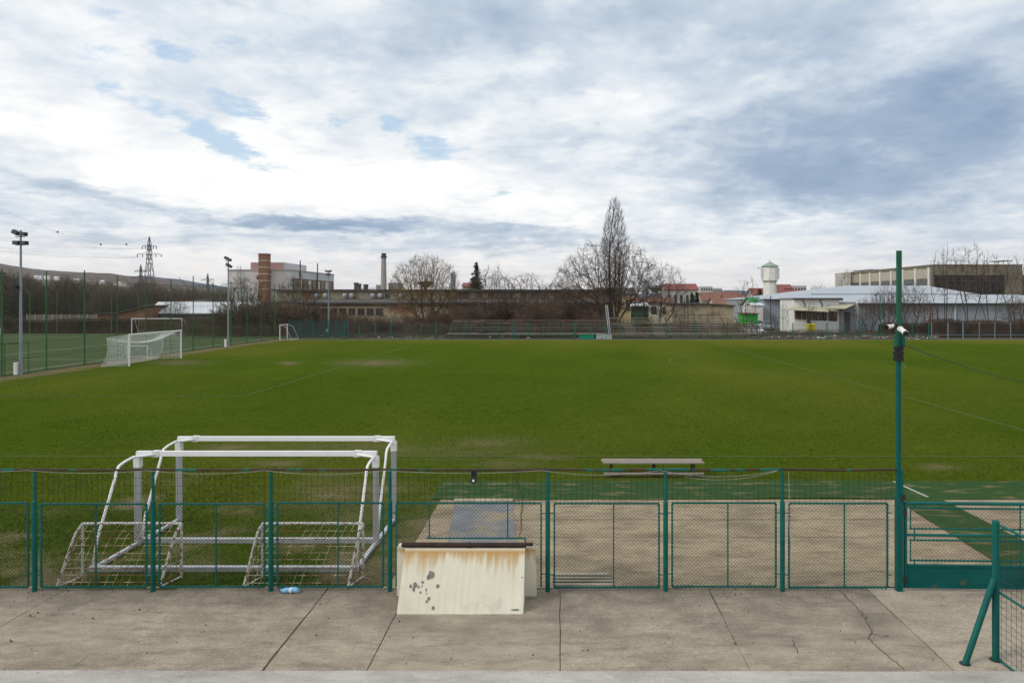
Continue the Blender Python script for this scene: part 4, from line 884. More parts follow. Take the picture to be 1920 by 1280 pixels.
single('pipe_rail', b, 'steel_rust', 'low dark pipe rail along the far edge of the grass left of the stands', 'rail', (X(752, 90.6), 90.6, 0))

# ---- wooden stands
def stand(label, px0, px1, rows, y0, aisles, plank, seed):
    x0, x1 = X(px0, 96), X(px1, 96); t = thing('wooden_stand', label, 'grandstand', ((x0 + x1) / 2, y0, 0)); rs = random.Random(seed)
    for r in range(rows):
        y, z = y0 + .72 * r, .38 + .31 * r; b = MB(); xa = x0
        while xa < x1 - .1:
            ln = min(rs.uniform(3, 5), x1 - xa); 
            if rs.random() > .05: b.box(xa, xa + ln - .03, y, y + .26, z + rs.uniform(-.015, .015), z + .05 + rs.uniform(-.005, .01)); 
            if rs.random() > .75: b.box(xa, xa + ln - .04, y + .42, y + .60, z - .17, z - .13)
            xa += ln
        part('seat_row', b, plank if r % 3 or rs.random() < .5 else 'bench_pale', t)
    b = MB(); n = int((x1 - x0) / 1.9)
    for i in range(n + 1):
        x = x0 + (x1 - x0) * i / n; b.bar((x, y0 - .1, .2), (x, y0 + .72 * rows, .2 + .31 * rows), .08, .12)
        for r in range(0, rows, 2): b.bar((x, y0 + .72 * r + .2, -.02), (x, y0 + .72 * r + .2, .35 + .31 * r), .07)
        b.bar((x, y0 + .1, .05), (x, y0 + .72 * rows - .5, .31 * rows - .3), .05)
    part('framework', b, 'steel_rust', t)
    for a in aisles:
        ax = X(a, 95); b = MB()
        for r in range(rows * 2): b.box(ax - .75, ax + .75, y0 - .45 + .36 * r, y0 - .2 + .36 * r, .14 + .155 * r, .19 + .155 * r)
        part('aisle_steps', b, 'steel_rust' if plank == 'bench_plank' else 'bench_plank', t)
    b = MB(); b.tubes([(x0, y0 - .5, .66)], [(x1, y0 - .5, .66)], .04, n=6)
    b.box(x0, x1, y0 - .62, y0 - .3, .60, .64); part('front_walk', b, 'bench_pale', t)
    return t
stand('long grey wooden bleacher stand on the left of the leaning white mast', 845, 1136, 7, 93.4, (900, 925, 965), 'bench_plank', 1)
stand('brown wooden bleacher stand right of the leaning white mast', 1145, 1416, 8, 93.4, (1182, 1235, 1338), 'bench_pale', 2)
# leaning lattice mast
b = MB(); p0 = np.array((X(1143, 93), 92.6, .3)); p1 = np.array((X(1137, 93), 92.9, 4.5)); sd = np.array((.13, 0, .0))
b.bar(p0 - sd, p1 - sd, .05); b.bar(p0 + sd, p1 + sd, .05)
for k in range(12): a0, a1_ = p0 + (p1 - p0) * k / 12, p0 + (p1 - p0) * (k + 1) / 12; b.bar(a0 - sd, a1_ + sd, .035)
single('lattice_mast', b, 'roof_white', 'leaning white lattice mast between the two wooden stands', 'mast', tuple(p0))

# ---- buildings
def house(name, label, cat, x0, x1, y0, y1, ze, zr, wall, roof, ridge='x', group=None, wins=0, over=.4, wm='dark_glass'):
    t = thing(name, label, cat, ((x0 + x1) / 2, y0, 0), group)
    b = MB(); xm, ym = (x0 + x1) / 2, (y0 + y1) / 2
    if ridge == 'x': b.prism([(y0, -.1), (y1, -.1), (y1, ze), (ym, zr), (y0, ze)], 'x', x0, x1)
    else: b.prism([(x0, -.1), (x1, -.1), (x1, ze), (xm, zr), (x0, ze)], 'y', y0, y1)
    part('wall', b, wall, t); b = MB(); o = over
    if ridge == 'x':
        s = (zr - ze) / (ym - y0); b.prism([(y0 - o, ze - o * s + .03), (ym, zr + .03), (y1 + o, ze - o * s + .03), (y1 + o, ze - o * s + .2), (ym, zr + .22), (y0 - o, ze - o * s + .2)], 'x', x0 - o, x1 + o)
    else:
        s = (zr - ze) / (xm - x0); b.prism([(x0 - o, ze - o * s + .03), (xm, zr + .03), (x1 + o, ze - o * s + .03), (x1 + o, ze - o * s + .2), (xm, zr + .22), (x0 - o, ze - o * s + .2)], 'y', y0 - o, y1 + o)
    part('roof', b, roof, t)
    for k in range(wins):
        w = (x1 - x0) / (wins * 2 + 1); xa = x0 + w * (2 * k + 1); b = MB(); b.box(xa, xa + w, y0 - .04, y0 + .02, ze * .45, ze * .8); part('window', b, wm, t)
    return t
def winrow(t, mat, x0, x1, n, y, z0, z1, fill=.7, frame=None, name='window'):
    w = (x1 - x0) / n
    for k in range(n):
        xa = x0 + w * (k + (1 - fill) / 2); b = MB(); b.box(xa, xa + w * fill, y - .05, y + .02, z0, z1); o = part(name, b, mat, t)
        if frame:
            b = MB(); m_ = xa + w * fill / 2
            b.bar((xa, y - .08, z0), (xa, y - .08, z1), .09); b.bar((xa + w * fill, y - .08, z0), (xa + w * fill, y - .08, z1), .09); b.bar((m_, y - .08, z0), (m_, y - .08, z1), .07)
            b.bar((xa, y - .08, z1), (xa + w * fill, y - .08, z1), .09); b.bar((xa, y - .08, z0), (xa + w * fill, y - .08, z0), .09); part('frame', b, frame, o)

# long derelict factory
D1 = 128; fx0, fx1 = X(518, D1), X(1150, D1)
t = thing('derelict_factory', 'long low derelict factory with peeling cream and rusty walls behind the bare trees', 'factory', ((fx0 + fx1) / 2, D1, 0))
b = MB(); b.box(fx0, X(835, D1), D1, D1 + 22, 0, Z(546, D1)); part('upper_wall', b, 'stained_wall', t)
b = MB(); b.box(X(835, D1) + .003, fx1, D1 + .1, D1 + 22, 0, Z(547, D1)); part('upper_wall', b, 'old_brown_wall', t, 'rust-brown upper wall')
b = MB(); b.box(fx0 - .5, fx1 + .5, D1 - .7, D1 + 22.5, Z(546, D1) + .003, Z(542.5, D1)); part('roof', b, 'tar_roof', t)
b = MB(); yl = D1 - 7; b.hexa([(fx0 + 3, yl - .5, Z(566, D1) - .35), (fx1, yl - .5, Z(566, D1) - .35), (fx1, D1 - .01, Z(560, D1) - .3), (fx0 + 3, D1 - .01, Z(560, D1) - .3), (fx0 + 3, yl - .5, Z(566, D1) - .02), (fx1, yl - .5, Z(566, D1) - .02), (fx1, D1 - .01, Z(560, D1)), (fx0 + 3, D1 - .01, Z(560, D1))]); part('lower_roof', b, 'tar_roof', t)
b = MB(); b.box(X(560, yl), X(860, yl), yl, D1 - .02, 0, Z(566, D1) - .4); part('lower_wall', b, 'stained_wall', t)
b = MB(); b.box(X(860, yl) + .003, fx1 - 1, yl + .1, D1 - .02, 0, Z(566, D1) - .4); part('lower_wall', b, 'old_brown_wall', t, 'brown brick lower wall')
b = MB(); b.box(X(575, yl), X(860, yl), yl - .12, yl - .002, Z(574, yl), Z(569.5, yl)); part('fascia', b, 'old_brown_wall', t)
winrow(t, 'dark_glass', X(566, yl), X(720, yl), 9, yl, Z(591, yl), Z(578, yl), .72, 'old_brown_wall')
for px in (596, 612, 648, 661, 700, 714, 752):
    x, z = X(px, D1), Z(554, D1); b = MB(); b.tubes([(x, D1 + .02, z)], [(x, D1 - .7, z)], .38, .42, 12, True); b.ball((x, D1 - .72, z + .05), .36, 10, 6, (1, .5, 1)); b.bar((x, D1 - .5, z - .3), (x, D1 - .1, z - .95), .12); part('fan_vent', b, 'vent_metal', t)
b = MB(); b.box(X(722, D1), X(732, D1), D1 - .06, D1 + .02, Z(559, D1), Z(550, D1)); part('window', b, 'dull_glass', t)
for k, px in enumerate((845, 866, 880, 905, 938, 962, 985, 1005, 1030)):
    b = MB(); b.box(X(px, D1), X(px + 9 + (k % 3) * 3, D1), D1 + .02, D1 + .09, Z(559, D1), Z(548.5, D1)); part('panel', b, ('stained_wall', 'dull_glass', 'stained_wall')[k % 3], t)
for px, h in ((668, 534), (673, 536), (686, 537)):
    b = MB(); x = X(px, D1 + 14); b.lathe([(.5, Z(543, D1)), (.42, Z(h, D1 + 14)), (.55, Z(h, D1 + 14) + .1), (.5, Z(h, D1 + 14) + .45)], x, D1 + 14, 10); part('roof_vent', b, 'tar_roof', t)

# pale factory block with brick chimney
D2 = 190; x0, x1 = X(428, D2), X(545, D2); y1 = 226; zt = Z(507, D2)
t = thing('factory_block', 'pale pinkish factory block with a pink rooftop storey behind the floodlight mast', 'factory', ((x0 + x1) / 2, D2, 0))
b = MB(); b.box(x0, x1, D2, y1, 0, zt); part('wall', b, 'pink_render', t)
b = MB(); b.box(x1 + .003, x1 + .12, D2 + .02, y1, 0, zt); part('side_wall', b, 'grey_render', t, 'grey side wall')
b = MB(); b.box(x0 - .2, x1 + .3, D2 - .2, y1 + .2, zt + .003, zt + .3); part('parapet', b, 'band_pale', t)
b = MB(); b.box(X(470, D2 + 3), X(532, D2 + 3), D2 + 3, D2 + 20, zt + .303, Z(492, D2 + 3)); part('rooftop_storey', b, 'pink_panel', t)
b = MB(); b.box(X(532, D2 + 3) + .003, X(532, D2 + 3) + .1, D2 + 3.1, D2 + 20, zt + .31, Z(492, D2 + 3)); part('rooftop_side', b, 'grey_render', t)
b = MB(); b.box(X(481, D2), X(486, D2), D2 - .06, D2 + .02, Z(524, D2), Z(517, D2)); part('window', b, 'dark_glass', t)
xs_ = x1 + .12; ny_ = 9; zb_, zt_ = 5.6, 10.3
b = MB(); b.box(xs_ + .003, xs_ + .1, D2 + 1, y1 - 1, 7.9, 11.2); part('window_band', b, 'brown_frame', t)
for k in range(ny_):
    ya = D2 + 1.6 + (y1 - D2 - 3) * k / ny_; b = MB(); b.box(xs_ + .08, xs_ + .16, ya, ya + 2.4, 8.2, 10.9); part('window', b, 'cream_wall' if k % 2 else 'dull_glass', t)
for ya in (D2 + 6, D2 + 20): b = MB(); b.bar((xs_ + .25, ya, 3), (xs_ + .25, ya, zt + 3), .25); part('downpipe', b, 'brown_frame', t)
b = MB(); xl = X(450, D2)
for dx in (-.35, .35): b.bar((xl + dx, D2 - .5, 1), (xl + dx, D2 - .5, zt + 1.2), .12)
for z in np.arange(1.5, zt + 1, 1): b.bar((xl - .35, D2 - .5, z), (xl + .35, D2 - .5, z), .1)
part('ladder', b, 'galv', t)
t = thing('brick_chimney', 'square orange brick chimney rising against the pale factory block', 'chimney', (X(495, D2), D2 - 2, 0))
b = MB(); cx0, cx1 = X(487.5, D2 - 2), X(503.5, D2 - 2); zc = Z(477, D2 - 2); b.box(cx0, cx1, D2 - 3, D2 - .6, 0, zc); part('shaft', b, 'brick_orange', t)
for z in (zc - 1.8, zc - 3.6, zc - 5.4, zc - 7.2, zc - 9.5): b = MB(); b.box(cx0 - .06, cx1 + .06, D2 - 3.06, D2 - .58, z, z + .22); part('band', b, 'band_pale', t)
b = MB(); b.box(cx0 - .12, cx1 + .12, D2 - 3.12, D2 - .58, zc + .003, zc + .2); part('cap', b, 'brick_red', t)
# smokestack
D3 = 350; x = X(719.5, D3); t = thing('smokestack', 'tall round concrete smokestack with a dark crown behind the derelict factory', 'chimney', (x, D3, 0))
zc = Z(484, D3); b = MB(); b.lathe([(1.75, 0), (1.2, zc)], x, D3, 20); part('shaft', b, 'stack_concrete', t, smooth=False)
b = MB(); b.lathe([(1.2, zc + .003), (1.55, zc + .3), (1.55, zc + 1.0), (1.15, zc + 1.1), (1.25, zc + 2.2), (1.05, zc + 2.5)], x, D3, 20); part('crown', b, 'tar_roof', t)
b = MB(); b.box(X(705, 352), X(712, 352), 352, 356, 0, Z(534, 352)); b.box(X(728, 352), X(748, 352), 352, 360, 0, Z(530, 352)); 
single('boiler_house', b, 'stack_concrete', 'grey boiler house blocks at the foot of the round smokestack', 'building', (X(735, 352), 352, 0))
for px0, px1, top, D, lb in ((845, 853, 512, 700, 'slim grey tower block showing through the golden bare tree'), (1208, 1216, 528, 800, 'slim grey tower block showing between the tall poplar and the leaning tree')):
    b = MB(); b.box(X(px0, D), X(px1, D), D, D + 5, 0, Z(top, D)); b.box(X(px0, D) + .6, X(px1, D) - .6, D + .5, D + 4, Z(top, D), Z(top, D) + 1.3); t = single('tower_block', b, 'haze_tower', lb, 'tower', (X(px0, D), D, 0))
b = MB(); x, z = X(798, 300), Z(533, 300); b.lathe([(.8, 0), (.8, z - 1.6), (3.4, z + .6), (3.4, z + 1.0), (.3, z + 1.6)], x, 300, 18); single('water_tank', b, 'tar_roof', 'dark funnel shaped water tank behind the golden bare tree', 'water tower', (x, 300, 0))
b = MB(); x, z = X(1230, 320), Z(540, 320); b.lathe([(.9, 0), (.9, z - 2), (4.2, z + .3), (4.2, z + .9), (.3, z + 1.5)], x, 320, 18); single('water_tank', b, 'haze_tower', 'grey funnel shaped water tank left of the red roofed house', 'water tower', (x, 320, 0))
house('red_roofed_shed', 'small building with a bright red roof beside the dark spruce', 'house', X(868, 190), X(885, 190), 190, 196, Z(537, 190), Z(531, 190), 'pale_wall', 'roof_red')
b = MB(); x, D = X(893, 168), 168

# sheds on the left
house('white_roofed_shed', 'long low shed with a white metal roof behind the artificial pitch', 'shed', X(280, 124), X(468, 124), 124, 131, Z(586.5, 124), Z(568, 128), 'old_concrete', 'roof_white', 'x')
house('tiled_shed', 'low shed with a dark red roof tucked behind the white metal roof', 'shed', X(272, 133), X(372, 133), 133, 141, Z(574, 133), Z(566, 137), 'brick_red', 'roof_tile', 'x')
house('blue_roofed_shed', 'shed with a pale blue metal roof above the white metal roof', 'shed', X(345, 150), X(408, 150), 150, 160, Z(572, 150), Z(563, 155), 'pale_wall', 'roof_blue', 'x')
t = thing('brick_shed', 'orange brick lean-to shed with a dark sloping roof left of the white roofed shed', 'shed', (X(235, 120), 120, 0))
b = MB(); xa, xb = X(182, 120), X(274, 120); b.prism([(xa, -.1), (xb, -.1), (xb, Z(575, 120)), (X(222, 120), Z(587, 120)), (xa, Z(589, 120))], 'y', 120, 127); part('wall', b, 'brick_orange', t)
b = MB(); b.prism([(xa - .3, Z(589, 120) + .02), (X(222, 120), Z(587, 120) + .02), (xb + .3, Z(575, 120) + .05), (xb + .3, Z(573, 120) + .1), (X(222, 120), Z(585, 120)), (xa - .3, Z(587.5, 120))], 'y', 119.6, 127.3); part('roof', b, 'tar_roof', t)
b = MB(); b.box(X(210, 120), X(219, 120), 119.94, 120.02, .2, Z(590, 120)); part('door', b, 'steel_rust', t)
t = thing('concrete_wall', 'long grey concrete panel wall behind the dark hedge', 'wall', (X(110, 112), 112, 0))
b = MB(); b.box(X(50, 112), X(182, 112), 112, 112.2, 0, Z(590, 112)); part('panel', b, 'old_concrete', t)
for k in range(9): xx = X(50, 112) + k * 1.4; b = MB(); b.box(xx, xx + .15, 111.93, 111.998, 0, Z(590, 112) + .1); part('pillar', b, 'stack_concrete', t)
b = MB(); b.tubes([(X(-60, 170), 170, Z(553, 170))], [(X(428, 170), 170, Z(553, 170))], .35, n=10)
for k in range(8): xx = X(-40 + k * 62, 170); b.tubes([(xx, 170, 0)], [(xx, 170, Z(553, 170))], .15, n=6)
single('raised_pipeline', b, 'old_brown_wall', 'long brown raised pipeline crossing behind the bare trees on the left', 'pipeline', (X(200, 170), 170, 0))

# houses around and behind the right stand
t = house('gabled_house', 'two storey house with a dark red roof behind the leaning bare tree', 'house', X(1247, 230), X(1308, 230), 230, 240, Z(543, 230), Z(533, 235), 'pale_wall', 'roof_red', 'x', None, 5)
house('yellow_house', 'yellow house with a grey roof half hidden behind the tall poplar', 'house', X(1116, 160), X(1190, 160), 160, 170, Z(552, 160), Z(541, 165), 'yellow_wall', 'tar_roof', 'x', None, 4)
house('tiled_house', 'low house with an orange tiled roof to the right of the poplar trunk', 'house', X(1190, 150), X(1262, 150), 150, 160, Z(567, 150), Z(559, 155), 'cream_wall', 'roof_tile', 'x', None, 3)
M('dull_green', (.03, .075, .05), (.05, .10, .07), .8)
t = thing('lean_to', 'small lean-to with a pale metal roof under the leaning bare tree', 'shed', (X(1200, 122), 122, 0))
b = MB(); b.box(X(1187, 122), X(1216, 122), 122, 126, 0, Z(574, 122)); part('wall', b, 'dull_green', t); b = MB(); b.hexa([(X(1183, 122), 121.5, Z(574, 122)), (X(1219, 122), 121.5, Z(574, 122)), (X(1219, 122), 126.5, Z(569, 122)), (X(1183, 122), 126.5, Z(569, 122)), (X(1183, 122), 121.5, Z(573, 122)), (X(1219, 122), 121.5, Z(573, 122)), (X(1219, 122), 126.5, Z(567, 122)), (X(1183, 122), 126.5, Z(567, 122))]); part('roof', b, 'roof_white', t)
for px0, px1, top, D, lb in ((1314, 1336, 537, 520, 'taller pale apartment block beyond the red roofs'), (1334, 1354, 540, 540, 'lower pale apartment block beyond the red roofs'), (1484, 1512, 535.5, 420, 'cream apartment block above the orange terrace right of the water tower')):
    t = thing('apartment_block', lb, 'apartments', (X(px0, D), D, 0)); b = MB(); b.box(X(px0, D), X(px1, D), D, D + 14, 0, Z(top, D)); part('wall', b, 'pale_wall', t)
    for r_ in range(2): winrow(t, 'dark_glass', X(px0, D), X(px1, D), 5, D, Z(top, D) - 3 - 3.2 * r_, Z(top, D) - 1.4 - 3.2 * r_, .6)
HS = [(1316, 1362, 260, 563, 549, 'pale_wall', 'roof_tile', 'dark tiled house left of centre in the cluster behind the ochre wall'), (1355, 1386, 300, 556, 548, 'pale_wall', 'roof_red', 'bright red roofed house rising behind the dark tiled roofs'), (1362, 1402, 220, 567, 552, 'cream_wall', 'roof_tile', 'brown tiled house with cream gable beside the green roofed cabin'), (1340, 1372, 200, 571, 559, 'pale_wall', 'roof_tile', 'low brown tiled house directly above the ochre wall'), (1412, 1436, 280, 552, 541, 'pale_wall', 'roof_red', 'house with a steep red roof left of the water tower'), (1454, 1474, 270, 552, 541, 'pale_wall', 'roof_red', 'red roofed house just right of the water tower'), (1462, 1486, 330, 541, 534, 'brick_red', 'roof_red', 'dark red house with antennas behind the water tower'), (1471, 1512, 300, 551, 544, 'yellow_wall', 'roof_red', 'orange terraced house with red roof above the warehouse ridge')]
for px0, px1, D, e, r_, wl, rf, lb in HS:
    house('village_house', lb, 'house', X(px0, D), X(px1, D), D, D + 9, Z(e, D), Z(r_, D + 4.5), wl, rf, 'x', 'village houses behind the stands', 3)
# ochre walled low building
t = thing('ochre_shed', 'low ochre walled shed with stained plaster behind the right end of the brown stand', 'shed', (X(1320, 114), 114, 0))
b = MB(); b.prism([(X(1262, 114), -.1), (X(1376, 114), -.1), (X(1376, 114), Z(574, 114)), (X(1320, 114), Z(570, 114)), (X(1262, 114), Z(571, 114))], 'y', 114, 122); part('wall', b, 'stained_wall', t)
b = MB(); b.prism([(X(1258, 114), Z(571, 114) + .003), (X(1320, 114), Z(570, 114) + .003), (X(1379, 114), Z(574, 114) + .003), (X(1379, 114), Z(572, 114)), (X(1320, 114), Z(568, 114)), (X(1258, 114), Z(569, 114))], 'y', 113.6, 122.3); part('roof', b, 'tar_roof', t)
for px, top in ((1284, 556), (1290, 556)):
    pass
t = thing('scaffold', 'thin dark pipe frame standing against the ochre shed', 'scaffold', (X(1290, 111), 111, 0)); b = MB()
for px in (1283, 1290): b.tubes([(X(px, 111), 111, 0)], [(X(px, 111), 111, Z(556, 111))], .06, n=6)
for z in np.arange(.8, 5.6, .8): b.tubes([(X(1283, 111), 111, z)], [(X(1290, 111), 111, z)], .035, n=5)
b.tubes([(X(1262, 111), 111, Z(590, 111)), (X(1262, 111), 111, Z(596, 111))], [(X(1362, 111), 111, Z(590, 111)), (X(1362, 111), 111, Z(596, 111))], .04, n=5)
for px in range(1266, 1362, 12): b.tubes([(X(px, 111), 111, 0)], [(X(px, 111), 111, Z(588, 111))], .035, n=5)
part('pipes', b, 'steel_rust', t)
# cabin and kiosk
house('green_cabin', 'white cabin with a bright green roof beside the water tower', 'cabin', X(1412, 138), X(1431, 138), 138, 146, Z(573, 138), Z(559, 138), 'white_wall', 'green_roof', 'x', None, 1)
house('pink_shed', 'small pale pink shed under the green roofed cabin', 'shed', X(1411, 132), X(1431, 132), 132, 136, Z(573, 132), Z(570, 132), 'pink_render', 'roof_white', 'x', None, 0, .2)
t = thing('green_kiosk', 'bright green kiosk with a rust red roof edge at the end of the brown stand', 'kiosk', (X(1406, 106), 106, 0))
b = MB(); b.box(X(1392, 106), X(1421, 106), 106, 108.5, 0, Z(588.5, 106)); part('wall', b, 'green_bright', t); b = MB(); b.hexa([(X(1390, 106), 105.7, Z(588, 106)), (X(1423, 106), 105.7, Z(588.5, 106)), (X(1423, 106), 108.8, Z(588.5, 106)), (X(1390, 106), 108.8, Z(588, 106)), (X(1390, 106), 105.7, Z(586, 106)), (X(1423, 106), 105.7, Z(587, 106)), (X(1423, 106), 108.8, Z(587, 106)), (X(1390, 106), 108.8, Z(586, 106))]); part('roof', b, 'roof_tile', t)
b = MB()
for k in range(12): xx = X(1392, 106) + k * .2; b.box(xx, xx + .03, 105.97, 105.997, 0, Z(589, 106))
part('ribs', b, 'green_roof', t)
# water tower
D4 = 200; x = X(1443.5, D4); t = thing('water_tower', 'cream octagonal water tower with a pale green pointed roof', 'water tower', (x, D4, 0))
b = MB(); b.lathe([(1.85, 0), (1.85, Z(527, D4))], x, D4, 8); part('shaft', b, 'tower_cream', t)
b = MB(); b.lathe([(1.7, Z(527, D4) + .003), (2.15, Z(526, D4)), (2.15, Z(500.5, D4))], x, D4, 8); part('tank', b, 'tower_cream', t)
b = MB(); b.lathe([(2.3, Z(500.5, D4) + .003), (2.55, Z(500, D4) + .05), (2.5, Z(499, D4)), (.12, Z(490.5, D4)), (.07, Z(487, D4))], x, D4, 8); part('roof', b, 'roof_mint', t)
b = MB(); b.lathe([(2.22, Z(527, D4) - .15), (2.22, Z(527, D4))], x, D4, 8); part('ring', b, 'canopy_beige', t)
for s in (-1, 1):
    b = MB()
    for k in range(6): z = Z(523, D4) + k * .55; b.box(x + s * 2.45 - .22, x + s * 2.45 + .22, D4 - .3, D4 + .1, z, z + .42)
    b.bar((x + s * 2.3, D4, Z(524, D4)), (x + s * 2.3, D4, Z(503, D4)), .12); part('antenna', b, 'roof_white', t)
b = MB(); b.bar((x - 2.3, D4, Z(503, D4)), (x - 3.6, D4, Z(503, D4)), .1); b.bar((x - 3.3, D4, Z(504.5, D4)), (x - 3.3, D4, Z(501.5, D4)), .08); b.bar((x - 3.55, D4, Z(504, D4)), (x - 3.55, D4, Z(502, D4)), .08); part('aerial', b, 'steel_rust', t)

# grey warehouse
t = thing('warehouse', 'large grey metal warehouse with a wide pale roof behind the bare bushes', 'warehouse', (60, 120, 0))
xw, xr = X(1610, 115), 92; zl, zf, zr_ = Z(561, 135), Z(569, 115), 8.3
b = MB(); b.box(X(1432, 135), xw + 2, 135, 165, 0, zl); part('left_wall', b, 'shed_grey', t)
b = MB(); b.box(xw, xr, 115, 160, 0, zf); part('front_wall', b, 'shed_grey', t)
b = MB(); zm, xu = 6.25, 84.5; P = dict(a=(xw - .4, 114.5, zf), b=(xr, 114.5, zf), c=(xr, 140, zm), d=(xw + 1, 140, zm), g=(xw - .4, 132, zl + .1))
b.add([P[k] for k in 'abcdg'], [[[0, 1, 2, 3]], [[0, 3, 4]]]); part('front_roof', b, 'roof_grey', t)
b = MB(); b.add([(xw + 1, 140.01, zm + .12), (xu, 140.01, zm + .12), (xu, 160, 8.5), (66, 160, 8.5), (X(1432, 135) - .3, 134.6, zl), (X(1432, 135) - .3, 168, zl), (66, 180, 6), (xu, 180, 6), (xw - .4, 132, zl + .1)], [[[0, 1, 2, 3], [4, 8, 0, 3], [3, 2, 7, 6]], [[4, 3, 5], [3, 6, 5]]]); part('upper_roof', b, 'roof_grey', t)
b = MB(); b.bar((xw + 1, 139.9, zm + .1), (xu, 139.9, zm + .1), .12, .2); b.quad((xu, 140, 0), (xu, 180, 0), (xu, 160, 8.49), (xu, 140, zm + .1)); part('upper_eave', b, 'shed_grey', t)
b = MB(); b.bar((xw - .4, 114.4, zf - .02), (xr, 114.4, zf - .02), .14, .2); b.bar((X(1432, 135) - .3, 134.5, zl - .02), (X(1490, 135), 134.5, zl - .02), .14, .2); part('gutter', b, 'gutter', t)
for px, D, z in ((1467, 134.8, zl), (1791, 114.8, zf), (1607.5, 113.6, zf)): b = MB(); b.bar((X(px, D), D, .3), (X(px, D), D, z), .13); part('downpipe', b, 'roof_white', t)
b = MB(); b.box(X(1482, 134.9), X(1488, 134.9), 134.9, 134.99, Z(588, 135), Z(568, 135)); part('door', b, 'gutter', t)
b = MB(); x0 = X(1733, 112); x1 = X(1758, 112)
for xx in (x0, X(1745, 112), X(1749, 112), x1): b.bar((xx, 112, 0), (xx, 112, Z(573, 112)), .12)
for z in (Z(573, 112), Z(588, 112)): b.bar((x0, 112, z), (x1, 112, z), .1)
b.bar((x0 + .2, 112, 0), (X(1745, 112), 112, Z(588, 112)), .12)
single('stair_frame', b, 'brown_frame', 'dark red steel stair frame standing against the grey warehouse wall', 'staircase', (x0, 112, 0))
# white annexe
D5 = 109; x0, x1 = X(1489, D5), X(1573, D5); t = thing('white_annexe', 'low white annexe with dark windows and beige canopies beside the grey warehouse', 'annexe', ((x0 + x1) / 2, D5, 0))
zt = Z(560, D5)
b = MB(); b.box(x0, x1, D5, 116, 0, zt); part('wall', b, 'white_wall', t)
b = MB(); b.box(x1 + .003, X(1607, D5), D5 + .6, 115, 0, Z(566, D5)); part('side_wall', b, 'shed_grey', t)
b = MB(); b.box(x0 - .3, x1 + .3, D5 - .4, 116.3, zt + .003, zt + .16); part('roof', b, 'roof_grey', t)
b = MB(); b.bar((x0 - .4, D5 - .5, zt - .03), (x1 + .4, D5 - .5, zt - .03), .16, .24); b.box(x1 - .1, x1 + .35, D5 - .7, D5 - .3, zt - .3, zt + .1); part('gutter', b, 'gutter', t)
for px in (1509, 1541): b = MB(); b.poly([(X(px - 4, D5), D5 - .4, zt - .1), (X(px - 3, D5), D5 - .12, zt - .5), (X(px, D5), D5 - .1, zt - .8), (X(px, D5), D5 - .1, Z(577, D5))], .07, 6); part('downpipe', b, 'gutter', t)
zc0, zc1 = Z(582.5, 107), Z(575.5, D5)
b = MB(); b.hexa([(X(1477, 107), 106.6, zc0 + .10), (X(1552, 107), 106.6, zc0 - .2), (X(1552, D5), D5 - .01, zc1 - .12), (X(1484, D5), D5 - .01, zc1 - .12), (X(1477, 107), 106.6, zc0 + .2), (X(1552, 107), 106.6, zc0 - .1), (X(1552, D5), D5 - .01, zc1), (X(1484, D5), D5 - .01, zc1)]); part('canopy', b, 'canopy_beige', t)
b = MB(); b.hexa([(X(1547, 107), 106.8, Z(578.5, 107)), (X(1584, 107), 106.8, Z(579.5, 107)), (X(1606, D5), D5 + .5, Z(571.5, D5)), (X(1570, D5), D5 + .5, Z(571.5, D5)), (X(1547, 107), 106.8, Z(577, 107)), (X(1584, 107), 106.8, Z(578, 107)), (X(1606, D5), D5 + .5, Z(570, D5)), (X(1570, D5), D5 + .5, Z(570, D5))]); part('canopy', b, 'canopy_beige', t, 'second canopy, set higher')
b = MB(); b.box(x0 + .4, x1, D5 - .03, D5 - .003, Z(601, D5), Z(582.5, D5)); part('window_zone', b, 'cream_wall', t)
for k, (pa, pb) in enumerate(((1491, 1495), (1497, 1501), (1505, 1510), (1514, 1518), (1520, 1525), (1527, 1532), (1536, 1542), (1544, 1549), (1554, 1560), (1562, 1568))):
    lo = Z(607, D5) if k == 3 else Z(597.5 + k * .5, D5)
    b = MB(); b.box(X(pa, D5), X(pb, D5), D5 - .08, D5 - .028, lo, Z(583.5, D5)); o = part('door' if k == 3 else 'window', b, 'dark_glass', t)
    b = MB(); 
    for px in (pa, pb): b.bar((X(px, D5), D5 - .1, lo), (X(px, D5), D5 - .1, Z(583.5, D5)), .12)
    part('frame', b, 'brown_frame', o)
b = MB(); b.box(X(1586, D5), X(1597, D5), D5 + .54, D5 + .61, .1, Z(585, D5)); part('garage_door', b, 'tar_roof', t)
for px in (1500, 1548): b = MB(); b.bar((X(px, D5), D5 - .2, zt - .95), (X(px + 6, D5), D5 - .3, zt - .8), .12); part('bracket', b, 'roof_grey', t)
# old concrete factory hall
D6 = 190; x0, x1 = X(1750, D6), X(1917, D6); zt = Z(497, D6); t = thing('factory_hall', 'big old concrete factory hall with a dark wall of glass above the warehouse roof', 'factory', ((x0 + x1) / 2, D6, 0))
b = MB(); b.box(x0, x1, D6, 244, 0, zt); part('wall', b, 'old_concrete', t)
b = MB(); b.box(x0 - .15, x1 + .15, D6 - .15, 244.2, zt + .003, zt + .25); part('parapet', b, 'stack_concrete', t)
wx0, wx1 = X(1751, D6), X(1882, D6)
for r_ in range(2):
    for k in range(10):
        a_ = wx0 + (wx1 - wx0) * k / 10; z0_, z1_ = ((Z(527, D6), Z(516, D6)), (Z(551, D6), Z(528, D6)))[r_]
        b = MB(); b.box(a_ + .06, a_ + (wx1 - wx0) / 10 - .06, D6 - .05, D6 + .02, z0_, z1_); part('window', b, 'hall_glass', t)
b = MB()
